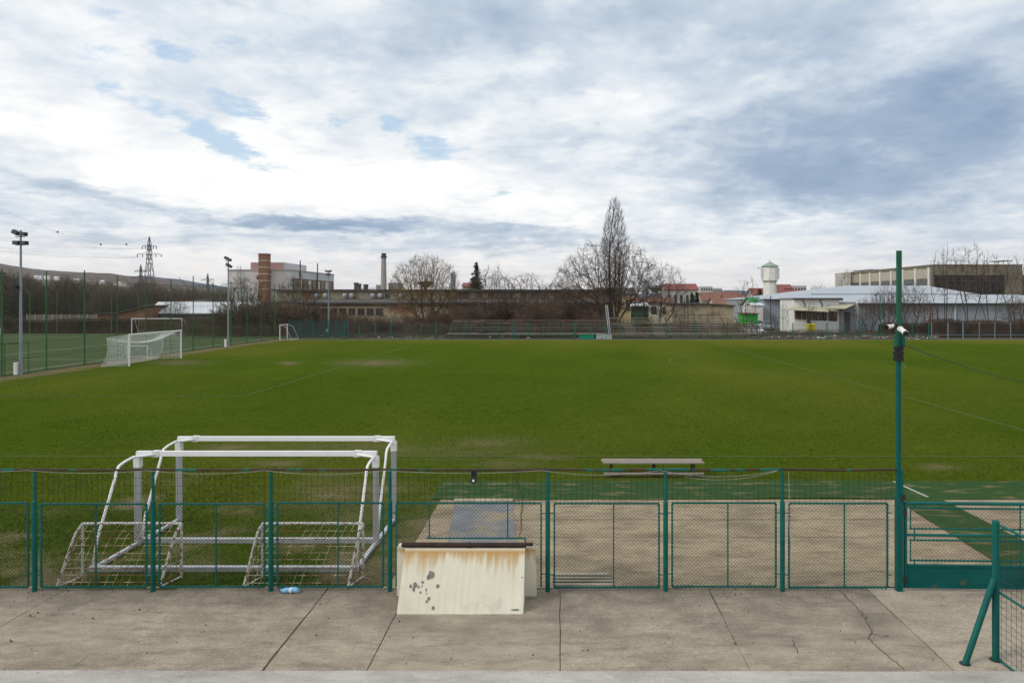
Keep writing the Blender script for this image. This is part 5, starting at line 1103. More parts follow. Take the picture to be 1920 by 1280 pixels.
for k in range(0, 41): a_ = wx0 + (wx1 - wx0) * k / 40; b.bar((a_, D6 - .1, Z(551, D6)), (a_, D6 - .1, Z(516, D6)), .06 if k % 4 else .2)
for py in (516, 521, 527.5, 535, 543, 551): b.bar((wx0, D6 - .12, Z(py, D6)), (wx1, D6 - .12, Z(py, D6)), .1 if py != 527.5 else .22)
part('window_grid', b, 'gutter', t)
for k in range(7):
    ya, yb = D6 + 2 + k * 7.3, D6 + 2 + (k + 1) * 7.3
    b = MB(); b.box(x0 - .1, x0 - .003, ya + .5, yb - .5, 11.2, 13.9); part('cream_panel', b, 'panel_cream', t)
    b = MB(); b.box(x0 - .1, x0 - .003, ya + .5, yb - .5, 8.2, 10.9); part('window', b, 'dull_glass', t)
    b = MB(); b.box(x0 - .35, x0 - .004, ya - .35, ya + .35, 7, 14.2); part('pier', b, 'white_wall', t)
b = MB(); xx = X(1717, 200); b.lathe([(.5, 0), (.5, Z(493, 200)), (.62, Z(493, 200) + .05), (.62, Z(492, 200))], X(1756, 215), 215, 8); part('flue', b, 'brick_orange', t)
b = MB(); b.box(X(1872, 200), X(1890, 200), 198, 204, zt + 1.6, zt + 1.75)
for px in (1872, 1881, 1890): b.bar((X(px, 200), 200, zt), (X(px, 200), 200, zt + 1.7), .12)
part('roof_frame', b, 'steel_rust', t)
t = thing('side_block', 'pale plastered block at the left end of the old concrete factory hall', 'building', (X(1618, 250), 250, 0))
b = MB(); b.box(X(1607, 250), X(1652, 250), 250, 270, 0, Z(508.5, 250)); part('wall', b, 'pale_wall', t)
winrow(t, 'dark_glass', X(1608, 250), X(1628, 250), 2, 250, Z(536, 250), Z(528, 250), .8)
b = MB(); b.box(X(1628, 250), X(1653, 250), 249.6, 262, Z(508.4, 250), Z(505, 250)); part('roof', b, 'tar_roof', t)
b = MB(); b.box(X(1919.5, 191), X(1990, 191), 191, 205, 0, Z(515, 191)); single('yellow_block', b, 'yellow_wall', 'pale yellow building just showing at the right edge past the concrete hall', 'building', (X(1930, 191), 191, 0))

# ---- vehicles and bins
def vehicle(label, px, D, paint, yaw, van=False, name='parked_car', group=None):
    x = X(px, D); t = thing(name, label, 'van' if van else 'car', (0, 0, 0), group)
    L_, W, Hh = (5.2, 2.0, 2.6) if van else (4.2, 1.72, 1.45); w = W / 2
    b = MB()
    prof = [(-L_ / 2, .3), (L_ / 2, .3), (L_ / 2, .75), (L_ / 2 - .15, .95), (L_ / 2 - 1.0, 1.05), (L_ / 2 - 1.6, Hh - .05), (L_ / 2 - 2.0, Hh), (-L_ / 2 + .1, Hh - .05), (-L_ / 2, 1.1)] if van else [(-L_ / 2, .35), (-L_ / 2 + .1, .22), (L_ / 2 - .1, .22), (L_ / 2, .4), (L_ / 2 - .05, .68), (L_ / 2 - 1.0, .86), (-L_ / 2 + .4, .92), (-L_ / 2 + .02, .85)]
    b.prism(prof, 'y', -w, w); part('body', b, paint, t)
    if not van:
        b = MB(); bot = [(L_ / 2 - 1.0, .865), (-L_ / 2 + .35, .905)]; top = [(L_ / 2 - 1.75, Hh - .03), (-L_ / 2 + 1.0, Hh - .02)]
        b.hexa([(bot[1][0], -w + .03, bot[1][1]), (bot[0][0], -w + .03, bot[0][1]), (bot[0][0], w - .03, bot[0][1]), (bot[1][0], w - .03, bot[1][1]), (top[1][0], -w + .2, top[1][1]), (top[0][0], -w + .2, top[0][1]), (top[0][0], w - .2, top[0][1]), (top[1][0], w - .2, top[1][1])]); part('windows', b, 'dark_glass', t)
        b = MB(); b.box(-L_ / 2 + .95, L_ / 2 - 1.7, -w + .19, w - .19, Hh - .028, Hh + .02)
        for s in (-1, 1):
            for p, q_ in (((-L_ / 2 + .38, .9), (-L_ / 2 + 1.0, Hh)), ((L_ / 2 - 1.0, .87), (L_ / 2 - 1.72, Hh)), ((-.2, .9), (-.2, Hh))): b.bar((p[0], s * (w - .02), p[1]), (q_[0], s * (w - .18), q_[1]), .07)
        part('roof', b, paint, t)
    else:
        b = MB(); b.box(-L_ / 2 - .02, -L_ / 2 + .06, -w + .2, -.06, 1.45, 2.2); b.box(-L_ / 2 - .02, -L_ / 2 + .06, .06, w - .2, 1.45, 2.2); part('rear_window', b, 'car_grey', t)
        for s in (-1, 1): b = MB(); b.box(-L_ / 2 - .03, -L_ / 2 + .05, s * (w - .1) - .07, s * (w - .1) + .07, .95, 1.5); part('tail_light', b, 'marker_red', t)
        b = MB(); b.box(-L_ / 2 - .04, -L_ / 2 + .05, -.5, .5, .55, .72); b.box(-L_ / 2 - .12, -L_ / 2, -w + .05, w - .05, .32, .5); part('bumper', b, 'car_dark', t)
    for xx in (-L_ * .3, L_ * .31):
        for s in (-1, 1):
            b = MB(); b.tubes([(xx, s * (w - .16), .32)], [(xx, s * (w + .01), .32)], .32, n=16, caps=True); wh = part('wheel', b, 'rubber', t)
            b = MB(); b.tubes([(xx, s * (w + .005), .32)], [(xx, s * (w + .03), .32)], .18, n=10, caps=True); part('rim', b, 'galv', wh)
    if not van:
        for s in (-1, 1): b = MB(); b.box(L_ / 2 - .1, L_ / 2 - .01, s * .6 - .16, s * .6 + .16, .58, .72); part('headlight', b, 'lamp_glass', t)
    t.location = (x, D, 0); t.rotation_euler = (0, 0, R(yaw)); return t
vehicle('white van seen from behind beside the grey warehouse', 1441.5, 146, 'car_white', 92, True, 'parked_van')
vehicle('white car half hidden behind the right end of the brown stand', 1412, 103, 'car_white', -75, group='parked cars beyond the far fence')
vehicle('grey-blue car parked in front of the white van', 1440, 121, 'car_grey', -100, group='parked cars beyond the far fence')
vehicle('silver car parked by the left corner of the white annexe', 1479, 119, 'car_grey', 172, group='parked cars beyond the far fence')
vehicle('pale car parked in front of the pink shed', 1416, 128, 'car_white', 160, group='parked cars beyond the far fence')
def bin_(px, label):
    x = X(px, 104); t = thing('waste_bin', label, 'bin', (x, 104, 0), 'yellow bins by the annexe')
    b = MB(); b.hexa([(x - .22, 103.8, .3), (x + .22, 103.8, .3), (x + .22, 104.3, .3), (x - .22, 104.3, .3), (x - .29, 103.65, 1.45), (x + .29, 103.65, 1.45), (x + .29, 104.35, 1.45), (x - .29, 104.35, 1.45)]); part('body', b, 'yellow_plastic', t)
    b = MB(); b.hexa([(x - .32, 103.6, 1.455), (x + .32, 103.6, 1.455), (x + .32, 104.4, 1.455), (x - .32, 104.4, 1.455), (x - .29, 103.7, 1.56), (x + .29, 103.7, 1.56), (x + .29, 104.4, 1.6), (x - .29, 104.4, 1.6)]); part('lid', b, 'yellow_plastic', t)
    b = MB(); 
    for s in (-1, 1): b.tubes([(x + s * .24, 104.25, .15)], [(x + s * .19, 104.25, .15)], .14, n=8, caps=True)
    b.box(x - .2, x + .2, 103.85, 104.2, .0, .3); part('base', b, 'rubber', t)
bin_(1516, 'left one of the two yellow bins in front of the white annexe'); bin_(1524.5, 'right one of the two yellow bins in front of the white annexe')

# ---- pylons, wires and warning balls
def pylon(px, D, ztop, label, arms):
    x = X(px, D); t = thing('power_pylon', label, 'pylon', (x, D, 0), 'power line pylons'); k = ztop / 40; b = MB(); th = .22 * k ** .3 * D / 380
    lev = [(0, 3.6), (.28, 2.2), (.5, 1.5), (.66, 1.0), (.78, .85), (.9, .6), (1.0, .08)]
    for (f0, w0), (f1, w1) in zip(lev[:-1], lev[1:]):
        z0, z1, w0, w1 = f0 * ztop, f1 * ztop, w0 * k, w1 * k; c0 = [(-w0, -w0), (w0, -w0), (w0, w0), (-w0, w0)]; c1 = [(-w1, -w1), (w1, -w1), (w1, w1), (-w1, w1)]
        for i in range(4):
            j = (i + 1) % 4; A = (x + c0[i][0], D + c0[i][1], z0); Bq = (x + c1[i][0], D + c1[i][1], z1)
            b.bar(A, Bq, th); b.bar(A, (x + c1[j][0], D + c1[j][1], z1), th * .6); b.bar((x + c0[j][0], D + c0[j][1], z0), Bq, th * .6)
    part('lattice_tower', b, 'pylon_steel', t)
    for f, hw in arms:
        b = MB(); z = f * ztop
        for s in (-1, 1):
            b.bar((x, D - .8, z), (x + s * hw, D, z + .1), th * .8); b.bar((x, D + .8, z), (x + s * hw, D, z + .1), th * .8); b.bar((x, D, z + 1.3 * k), (x + s * hw, D, z + .1), th * .7)
        part('crossarm', b, 'pylon_steel', t)
        for s in (-1, -.55, .55, 1): b = MB(); b.bar((x + s * hw, D, z), (x + s * hw, D, z - 1.5 * k), th * 1.3); part('insulator', b, 'lamp_black', t)
    return x
pylon(280, 380, 40, 'nearest and tallest lattice power pylon with two crossarms', [(.865, 3.9), (.755, 6.6)])
pylon(264, 600, 36, 'second lattice pylon showing thin just left of the tallest one', [(.85, 5), (.7, 8)])
pylon(389.5, 900, 40, 'small distant lattice pylon to the left of the pale factory block', [(.8, 8), (.62, 11)])
b = MB(); x = X(280, 380)
A0 = [(x, 380, 40), (x - 3.9, 380, 33.5), (x + 3.9, 380, 33.5), (x - 6.6, 380, 29), (x - 3.6, 380, 29), (x + 6.6, 380, 29)]
for k, a in enumerate(A0):
    e = np.array((X(-420, 200) + (a[0] - x), 200, a[2] + 3.)); a = np.array(a); sg = 5.2
    b.poly([a + (e - a) * t - np.array((0, 0, sg * 4 * t * (1 - t))) for t in np.linspace(0, 1, 22)], .022, 4)
single('power_lines', b, 'pylon_steel', 'thin power lines running from the tallest pylon to the upper left', 'power line', (x, 380, 30))
a = np.array((x, 380, 40.)); e = np.array((X(-420, 200), 200, 43.))
for px, D, py, lb in ((108, 300, 435, 'orange warning ball highest and farthest left on the power line'), (189, 335, 458, 'orange warning ball in the middle of the three on the power line'), (237, 352, 458, 'orange warning ball closest to the tallest pylon')):
    b = MB(); b.ball((X(px, D), D, Z(py, D)), .42 * D / 300, 12, 8); single('warning_ball', b, 'marker_red', lb, 'warning ball', (X(px, D), D, Z(py, D)), 'orange balls on the power line', smooth=True)
# two extra span wires through the balls
b = MB(); pts = [np.array((X(px, D), D, Z(py, D))) for px, D, py in ((-60, 235, 352), (0, 258, 390), (54, 278, 415), (108, 300, 435), (150, 318, 448), (189, 335, 458), (237, 352, 458), (280, 380, 444))]
b.poly(pts, .03, 4); single('earth_wire', b, 'pylon_steel', 'thin wire carrying the orange warning balls down to the tallest pylon', 'power line', tuple(pts[-1]))
# hillside houses far left
for k, (px, py, m_) in enumerate([(66, 518, 0), (72, 519, 0), (86, 519, 0), (104, 520, 0), (165, 525, 1), (172, 526, 1), (190, 527, 0), (215, 529, 1), (222, 530, 0), (230, 530, 1), (142, 524, 0), (176, 542, 1), (200, 541, 1), (300, 541, 1), (318, 544, 0), (330, 546, 1)]):
    D = 1750 + 15 * k; x, z = X(px, D), Z(py, D); t = thing('hillside_house', 'tiny white walled house on the distant hillside' if not m_ else 'tiny orange roofed house on the distant hillside', 'house', (x, D, z - 6), 'houses on the distant hillside')
    w = 3.6 + (k * 7 % 4) * .8; b = MB(); b.box(x - w, x + w, D, D + 8, z - 9, z); part('wall', b, 'white_wall' if not m_ else 'cream_wall', t)
    b = MB(); b.prism([(D - .5, z + .003), (D + 8.5, z + .003), (D + 4, z + 2.6)], 'x', x - w - .5, x + w + .5); part('roof', b, 'roof_white' if not m_ else 'roof_tile', t)
# ------------------------------------------------------------------ plants
M('bark', (.048, .038, .031), (.085, .068, .055), 3, rough=.95)
M('bark_grey', (.058, .049, .042), (.10, .086, .075), 3, rough=.95)
M('twig', (.066, .048, .037), (.10, .076, .057), .8, rough=.95)
M('twig_gold', (.12, .082, .042), (.18, .125, .062), .8, rough=.95)
M('twig_thicket', (.105, .078, .058), (.15, .115, .088), .3, rough=.95)
M('twig_red', (.10, .066, .050), (.145, .10, .075), .8, rough=.95)
M('thicket', (.070, .050, .036), (.125, .092, .066), .5, (.085, .075, .04), .25, .58, .1, .95)
M('hedge_brown', (.060, .035, .025), (.105, .062, .043), 1.2, (.045, .03, .022), .5, .55, .1, .95)
M('spruce_green', (.018, .040, .024), (.032, .062, .036), 1.5, rough=.9)
M('ever_green', (.025, .042, .016), (.05, .07, .03), 1.5, rough=.9)

def grow(seed, H, r0, lv, stems=None, kr=.58):
    """branch skeleton: lv is a list of levels (n children, angle, length ratio, first position, upward pull, segments, wobble)"""
    rs = random.Random(seed); segs = [[] for _ in range(len(lv) + 1)]
    def norm(v): l = math.sqrt(sum(c * c for c in v)) + 1e-9; return tuple(c / l for c in v)
    def branch(p, d, length, r, k, tip):
        n, ang, ratio, first, up, ns, wob = lv[k] if k < len(lv) else (0, 0, 0, 0, lv[-1][4], 3, lv[-1][6])
        st = length / ns; pts = [(p, d, r)]
        for i in range(ns):
            d = norm((d[0] + rs.gauss(0, wob), d[1] + rs.gauss(0, wob), d[2] + rs.gauss(0, wob * .6) + up))
            q = (p[0] + d[0] * st, p[1] + d[1] * st, p[2] + d[2] * st); rr = r * (1 - (i + 1) / ns * (1 - tip))
            segs[k].append((p, q, pts[-1][2], rr)); p = q; pts.append((p, d, rr))
        if k >= len(lv): return
        az = rs.uniform(0, 6.28)
        for c in range(n):
            t = first + (1 - first) * (c + rs.uniform(.1, .9)) / n; i = min(int(t * ns), ns - 1); f = t * ns - i
            a, b_ = pts[i], pts[i + 1]; pp = tuple(a[0][m_] + (b_[0][m_] - a[0][m_]) * f for m_ in range(3)); dd = b_[1]; rr = a[2] + (b_[2] - a[2]) * f
            az += 2.4 + rs.uniform(-.5, .5); an = R(ang) * rs.uniform(.7, 1.25)
            u = norm((dd[1], -dd[0], .01)) if abs(dd[2]) < .999 else (1, 0, 0); v = (dd[1] * u[2] - dd[2] * u[1], dd[2] * u[0] - dd[0] * u[2], dd[0] * u[1] - dd[1] * u[0])
            nd_ = norm(tuple(dd[m_] * math.cos(an) + (u[m_] * math.cos(az) + v[m_] * math.sin(az)) * math.sin(an) for m_ in range(3)))
            branch(pp, nd_, length * ratio * rs.uniform(.75, 1.15) * (1.15 - .55 * t), max(rr * kr, RMIN), k + 1, .35)
    if stems is None: branch((0, 0, 0), (rs.gauss(0, .03), rs.gauss(0, .03), 1), H, r0, 0, .25)
    else:
        ns_, spread, base = stems
        for i in range(ns_):
            a = i * 2.4 + rs.uniform(-.4, .4); s = math.sin(R(spread) * rs.uniform(.35, 1.15)); branch((base * math.cos(a) * rs.random(), base * math.sin(a) * rs.random(), -.05), norm((s * math.cos(a), s * math.sin(a), 1)), H * rs.uniform(.7, 1.05), r0 * rs.uniform(.6, 1), 0, .25)
    return segs

def colonize(seed, att, chains, step=.34, kill=.5, infl=3.2, up=.12, tip=.012, twigs=3, tl=.6, thick=.045, wob=.10, iters=170, rmax=.3):
    """limbs that grow towards a cloud of buds (att) from a few starting stems; radii from the pipe model"""
    rs = np.random.RandomState(seed); N, par = [], []
    for ch in chains:
        for i, p in enumerate(ch): N.append(np.array(p, float)); par.append(-1 if i == 0 else len(N) - 2)
    A = np.asarray(att, float); nd_ = np.full(len(A), 1e9); ni = np.zeros(len(A), int)
    def upd(idx):
        for k0 in range(0, len(idx), 64):
            ix = np.array(idx[k0:k0 + 64]); d = np.linalg.norm(A[:, None] - np.array([N[i] for i in ix])[None], axis=2); m_ = d.argmin(1); dm = d[np.arange(len(A)), m_]; b_ = dm < nd_; nd_[b_] = dm[b_]; ni[b_] = ix[m_[b_]]
    upd(list(range(len(N)))); kids = {}
    for _ in range(iters):
        act = nd_ < infl
        if not act.any():
            if len(A) == 0 or nd_.min() > 12: break
            act = nd_ <= nd_.min() + .5
        new = []
        for k in np.unique(ni[act]):
            v = A[act & (ni == k)] - N[k]; v = (v / (np.linalg.norm(v, axis=1, keepdims=True) + 1e-6)).mean(0); l = np.linalg.norm(v)
            if l < .05: v = rs.normal(size=3); l = np.linalg.norm(v)
            v = v / l + rs.normal(0, wob, 3) + (0, 0, up); v /= np.linalg.norm(v)
            if kids.get(k, 0) > 3: nd_[ni == k] = 1e9; continue
            kids[k] = kids.get(k, 0) + 1; N.append(N[k] + v * step); par.append(k); new.append(len(N) - 1)
        if not new:
            if (nd_ < 1e8).any(): continue
            break
        upd(new); keep = nd_ > kill; A, nd_, ni = A[keep], nd_[keep], ni[keep]
        if len(A) == 0: break
    P = np.array(N); par = np.array(par); n = len(P); e = 2.15; acc = np.zeros(n); nch = np.zeros(n, int)
    for i in range(n - 1, -1, -1):
        if acc[i] == 0: acc[i] = tip ** e
        if par[i] >= 0: acc[par[i]] += acc[i]; nch[par[i]] += 1
    r = np.minimum(acc ** (1 / e), rmax); big, fine = [], []
    for i in range(n):
        q = par[i]
        if q < 0: continue
        (big if r[i] > thick else fine).append((tuple(P[q]), tuple(P[i]), min(r[q], r[i] * 1.25), r[i]))
        if r[i] < tip * 2.6:
            d0 = P[i] - P[q]; d0 /= np.linalg.norm(d0) + 1e-9
            for _ in range(twigs + (2 if nch[i] == 0 else 0)):
                if rs.rand() < .35: continue
                d = d0 + rs.normal(0, .55, 3) + (0, 0, up * 1.5); d /= np.linalg.norm(d); l = tl * rs.uniform(.4, 1.3); mid = P[i] + d * l * .5; d2 = d + rs.normal(0, .22, 3) + (0, 0, up); d2 /= np.linalg.norm(d2)
                fine.append((tuple(P[i]), tuple(mid), tip * .85, tip * .7)); fine.append((tuple(mid), tuple(mid + d2 * l * .5), tip * .7, tip * .4))
    return [big, fine]
def blob(seed, n, c, rad, shell=.45, low=None):      # buds inside an ellipsoid, more of them near its skin
    rs = np.random.RandomState(seed); v = rs.normal(size=(n * 3, 3)); v /= np.linalg.norm(v, axis=1, keepdims=True); p = v * (rs.rand(n * 3, 1) ** shell) * np.array(rad) + np.array(c)
    if low is not None: p = p[p[:, 2] > low[0] + low[1] * np.hypot(p[:, 0] - c[0], p[:, 1] - c[1])]
    return p[:n]
def spire(seed, n, prof):      # buds in a column whose radius follows (z, r) pairs
    rs = np.random.RandomState(seed); z = rs.uniform(prof[0][0], prof[-1][0], n); rr = np.interp(z, [q[0] for q in prof], [q[1] for q in prof]) * rs.rand(n) ** .5; a = rs.rand(n) * 6.283
    return np.c_[rr * np.cos(a), rr * np.sin(a), z]
def stems(seed, k, h, spread, base=.3, m=7):
    rs = np.random.RandomState(seed); out = []
    for i in range(k):
        a = i * 2.4 + rs.uniform(-.4, .4); sp = math.tan(R(spread)) * rs.uniform(.5, 1.1); t = np.linspace(0, 1, m); bend = rs.normal(0, .04, (m, 2)).cumsum(0) * h * .25
        out.append([(0, 0, -.1)] + [(base * math.cos(a) + math.cos(a) * sp * h * q ** 1.15 + bend[j][0] * q, base * math.sin(a) + math.sin(a) * sp * h * q ** 1.15 + bend[j][1] * q, h * q - .05) for j, q in enumerate(t)])
    return out

RMIN = .010
def fit(segs, h, w):      # bring a skeleton to a given height and crown width
    A = np.array([s[1] for k in segs for s in k]); kz = h / np.percentile(A[:, 2], 99.7); kx = w / 2 / np.percentile(np.hypot(A[:, 0], A[:, 1]), 97.5); c = (kx, kx, kz)
    return [[(tuple(np.multiply(p, c)), tuple(np.multiply(q, c)), r, s2) for p, q, r, s2 in k] for k in segs]
def tree_parts(t, segs, cut, bark, twig, sides=5):
    a = [s for k in range(cut) for s in segs[k]]; c = [s for k in range(cut, len(segs)) for s in segs[k]]
    org = np.array(ORG[t.name])
    for nm, ss, m_, n in (('trunk', a, bark, sides), ('crown', c, twig, 3)):
        ss = np.array([(*p, *q, r, s) for p, q, r, s in ss]).reshape(-1, 8); b = MB(); b.tubes(ss[:, :3] + org, ss[:, 3:6] + org, ss[:, 6], ss[:, 7], n); part(nm, b, m_, t)
    return t
def tree(name, label, cat, loc, segs, cut, bark='bark', twig='twig', group=None):
    return tree_parts(thing(name, label, cat, loc, group), segs, cut, bark, twig)

# the signature trees
RMIN = .017
tree('bare_tree', 'round bare tree with golden twigs standing alone in front of the derelict factory', 'tree', (X(797, 110), 110, 0),
     colonize(11, blob(1, 2600, (0, 0, 7.0), (5.7, 5.7, 5.3), .5, (2.6, .12)), stems(1, 6, 3.0, 26, .2), .34, .45, 3.0, .10, .0145, 4, .9), 1, 'bark', 'twig_gold')
tree('poplar_tree', 'tall narrow bare poplar, the highest tree in view, behind the brown stand', 'tree', (X(1152, 108), 108, 0),
     colonize(21, spire(2, 2600, [(4.5, .9), (8, 1.9), (12, 2.3), (16, 1.9), (18.6, 1.3), (20.5, .6)]), [[(.1 + .10 * math.sin(q * .7), .04 * math.cos(q * 1.3), q * .9) for q in range(0, 15)], [(.15 + .11 * q - .004 * q * q, .1, q * .9) for q in range(0, 14)], [(-.15 - .10 * q + .004 * q * q, -.1, q * .9) for q in range(0, 16)], [(.05 * q, -.12 * q, q * .9) for q in range(0, 10)], [(-.06 * q, .12 * q, q * .9) for q in range(0, 9)]], .34, .36, 2.0, .75, .0135, 4, .9, wob=.06), 1, 'bark_grey', 'twig')
tree('bare_tree', 'broad bare tree at the foot of the tall poplar, reaching over the left stand', 'tree', (X(1143, 105), 105, 0),
     colonize(33, blob(3, 2800, (0, 0, 6.4), (8.6, 6.2, 8.2), .5, (2.4, .22)), stems(3, 8, 4.6, 32, .4), .36, .5, 3.2, .05, .0165, 4, .9), 1, 'bark', 'twig')
tree('bare_tree', 'leaning bare tree with crooked low limbs right of the tall poplar', 'tree', (X(1233, 105), 105, 0),
     colonize(45, blob(4, 1100, (.4, 0, 5.9), (4.6, 4.0, 5.2), .55, (1.6, .15)), stems(9, 5, 3.0, 38, .3), .36, .5, 3.0, .08, .0145, 4, .8, wob=.2), 1, 'bark', 'twig')
tree('bare_tree', 'small round bare tree silhouetted on the skyline left of the factory hall', 'tree', (X(1596, 240), 240, 0),
     colonize(52, blob(5, 700, (0, 0, 10.2), (4.8, 4.8, 6.3), .5, (5, .1)), stems(5, 1, 4.5, 3, 0), .45, .7, 4, .05, .017, 3, .9, thick=.06), 1, 'bark', 'twig')
# generic prototypes, reused through the thickets
RMIN = .014
LVB = [(6, 34, .5, .25, .05, 5, .12), (6, 38, .55, .2, .05, 4, .15), (5, 38, .5, .2, .04, 3, .17), (3, 36, .5, .2, .03, 3, .17)]
def proto_shrub(seed, H, n, spread, tw): return fit(grow(seed, H, .05, LVB[:3] + ([LVB[3]] if seed % 2 else []), (n, spread, .8)), 4.6, 5.2)
GRP = {}
def scatter(kind, name, cat, group, protos, spots, bark, twig, labels):
    """spots: (px, D, scale) - first use of each prototype builds it, the rest are copies"""
    made = {}
    for i, sp in enumerate(spots):
        px, D, sc = sp[:3]; k = i % len(protos); rs = random.Random(i * 31 + len(group)); loc = (X(px, D), D, 0)
        lab = labels if isinstance(labels, str) else labels[i]
        if k not in made:
            made[k] = tree(name, lab, cat, (0, 0, 0), protos[k], 1, bark, twig, group); o = made[k]; o.location = loc; o.rotation_euler = (0, 0, rs.uniform(0, 6.28)); o.scale = (sc * rs.uniform(.9, 1.15), sc * rs.uniform(.9, 1.15), sc)
        else: copy_tree(made[k], loc, rs.uniform(0, 6.28), (sc * rs.uniform(.9, 1.2), sc * rs.uniform(.9, 1.2), sc), lab)
rs = random.Random(77)
# trees of the thicket on the left (behind the artificial pitch)
TP = [colonize(61, blob(6, 1500, (0, 0, 5.2), (3.8, 3.8, 4.2), .6, (1.2, .1)), stems(6, 4, 2.0, 22, .3), .36, .48, 3, .08, .015, 5, .9),
      colonize(62, blob(7, 1400, (0, 0, 5.0), (3.5, 3.5, 4.3), .6, (1.0, .1)), stems(7, 6, 2.2, 26, .5), .36, .48, 3, .1, .015, 5, .9)]
sp = []
for px in range(-60, 430, 9):
    D = rs.uniform(132, 168); top = np.interp(px, [-60, 40, 90, 130, 200, 300, 430], [512, 508, 530, 522, 536, 528, 545]) + rs.uniform(-2, 14)
    sp.append((px + rs.uniform(-10, 10), D, Z(top, D) / 9.0))
scatter('tree', 'thicket_tree', 'tree', 'bare trees of the thicket behind the artificial pitch', TP, sp, 'bark_grey', 'twig_thicket', 'brown bare tree in the tangled thicket behind the artificial pitch')
sp = [(126, 122, Z(528, 122) / 8.6)]
scatter('tree', 'bare_tree', 'tree', 'solitary trees behind the hedge', TP[:1], sp, 'bark', 'twig', 'dark bare tree standing just behind the grey concrete wall')
# shrubs under the factory, behind the left stand, and in the far corner
SP = [proto_shrub(71, 3.6, 12, 34, 0), proto_shrub(72, 3.2, 14, 42, 0), proto_shrub(74, 4.0, 10, 26, 0)]
sp = []
for px in range(425, 1140, 17):
    D = rs.uniform(100, 117); top = np.interp(px, [425, 470, 520, 560, 640, 700, 760, 850, 900, 960, 1000, 1060, 1140], [560, 545, 548, 566, 584, 586, 590, 565, 560, 548, 556, 552, 578]) + rs.uniform(-6, 14)
    sp.append((px + rs.uniform(-7, 7), D, Z(top, D) / 4.6))
scatter('shrub', 'bare_shrub', 'shrub', 'bare shrubs in front of the derelict factory', SP, sp, 'bark', 'twig_red', 'reddish brown bare shrub in the thicket in front of the derelict factory')
LBL = ['dark dense bare tree just right of the golden round tree', 'upright bare tree with many fine stems right of the dark spruce', 'tangled bare tree beyond the left stand, midway between spruce and poplar', 'thin bare tree above the tangle just left of the poplar', 'bare tree whose twigs cross the pale factory block left of the brick chimney', 'bare tree whose twigs cross the pale factory block right of the brick chimney', 'short bare tree rising over the white roofed shed']
sp = [(868, 108, .78), (925, 106, 1.09), (985, 112, 1.02), (1052, 108, .95), (452, 112, .95), (556, 112, .97), (330, 118, .62)]
TP2 = [colonize(81, blob(8, 1200, (0, 0, 5.2), (3.8, 3.8, 4.2), .55, (1.6, .2)), stems(8, 6, 2.2, 26, .4), .36, .48, 3, .08, .014, 4, .8, wob=.16),
       colonize(82, blob(9, 1100, (0, 0, 5.2), (3.3, 3.3, 4.2), .55, (1.5, .6)), stems(10, 8, 3.6, 24, .5), .36, .48, 3, .22, .014, 4, .8)]
scatter('tree', 'bare_tree', 'tree', 'bare trees along the factory front', TP2, sp, 'bark', 'twig', LBL)
# right: bushy trees in front of the warehouse
LBR = ['many stemmed bare bush fanning out left of the camera pole, against the warehouse', 'many stemmed bare bush just right of the camera pole, against the warehouse', 'low bare bush against the warehouse at the right edge of the view', 'bare bush in the far corner of the white annexe and the fence']
scatter('tree', 'bushy_tree', 'tree', 'fan shaped bare bushes by the warehouse', [TP2[1], colonize(83, blob(10, 1100, (0, 0, 5.0), (4.2, 4.2, 4.3), .55, (.9, .8)), stems(11, 10, 3.4, 32, .6), .36, .48, 3, .2, .014, 4, .8)], [(1662, 108, .80), (1706, 107, .82), (1905, 104, .62), (1630, 107, .6)], 'bark', 'twig', LBR)
VT = [colonize(91, blob(12, 420, (0, 0, 8.2), (2.1, 2.1, 4.2), .6, (3.8, .8)), stems(12, 4, 6.0, 12, .4, 10), .4, .52, 3, .3, .014, 3, .8, wob=.05),
      colonize(92, blob(13, 420, (0, 0, 8.0), (2.4, 2.4, 4.4), .6, (3.4, .8)), stems(14, 3, 6.4, 14, .3, 10), .4, .52, 3, .3, .014, 3, .8, wob=.05)]
LV = ['slender bare tree crossing the left edge of the concrete hall', 'slender bare tree with forked trunk in front of the dark hall windows', 'slender bare tree rising before the right half of the hall windows', 'slender bare tree near the right edge before the blank hall wall']
scatter('tree', 'slender_tree', 'tree', 'slender bare trees before the concrete hall', VT, [(1772, 108, 1.12), (1818, 107, 1.13), (1858, 109, 1.04), (1906, 106, .98)], 'bark', 'twig', LV)
scatter('tree', 'skyline_tree', 'tree', 'small bare trees on the skyline', TP[1:], [(1535, 200, 1.05), (1085, 150, .7), (690, 170, .95), (1520, 190, .85)], 'bark', 'twig', ['bare tree on the skyline behind the warehouse ridge, right of the water tower', 'small bare tree on the skyline above the derelict factory, left of the poplar', 'bare tree on the factory roofline beside the smokestack', 'low bare tree between the orange terrace and the warehouse ridge'])
scatter('tree', 'sapling', 'tree', 'saplings by the rubbish', VT[1:], [(1402, 98, .68), (1521, 99, .42), (1470, 100, .38), (1450, 105, .25)], 'bark', 'twig', ['tall bare sapling in front of the green kiosk', 'small bare sapling in front of the yellow bins', 'small bare sapling between the silver car and the fence', 'tiny bare sapling beside the white van'])

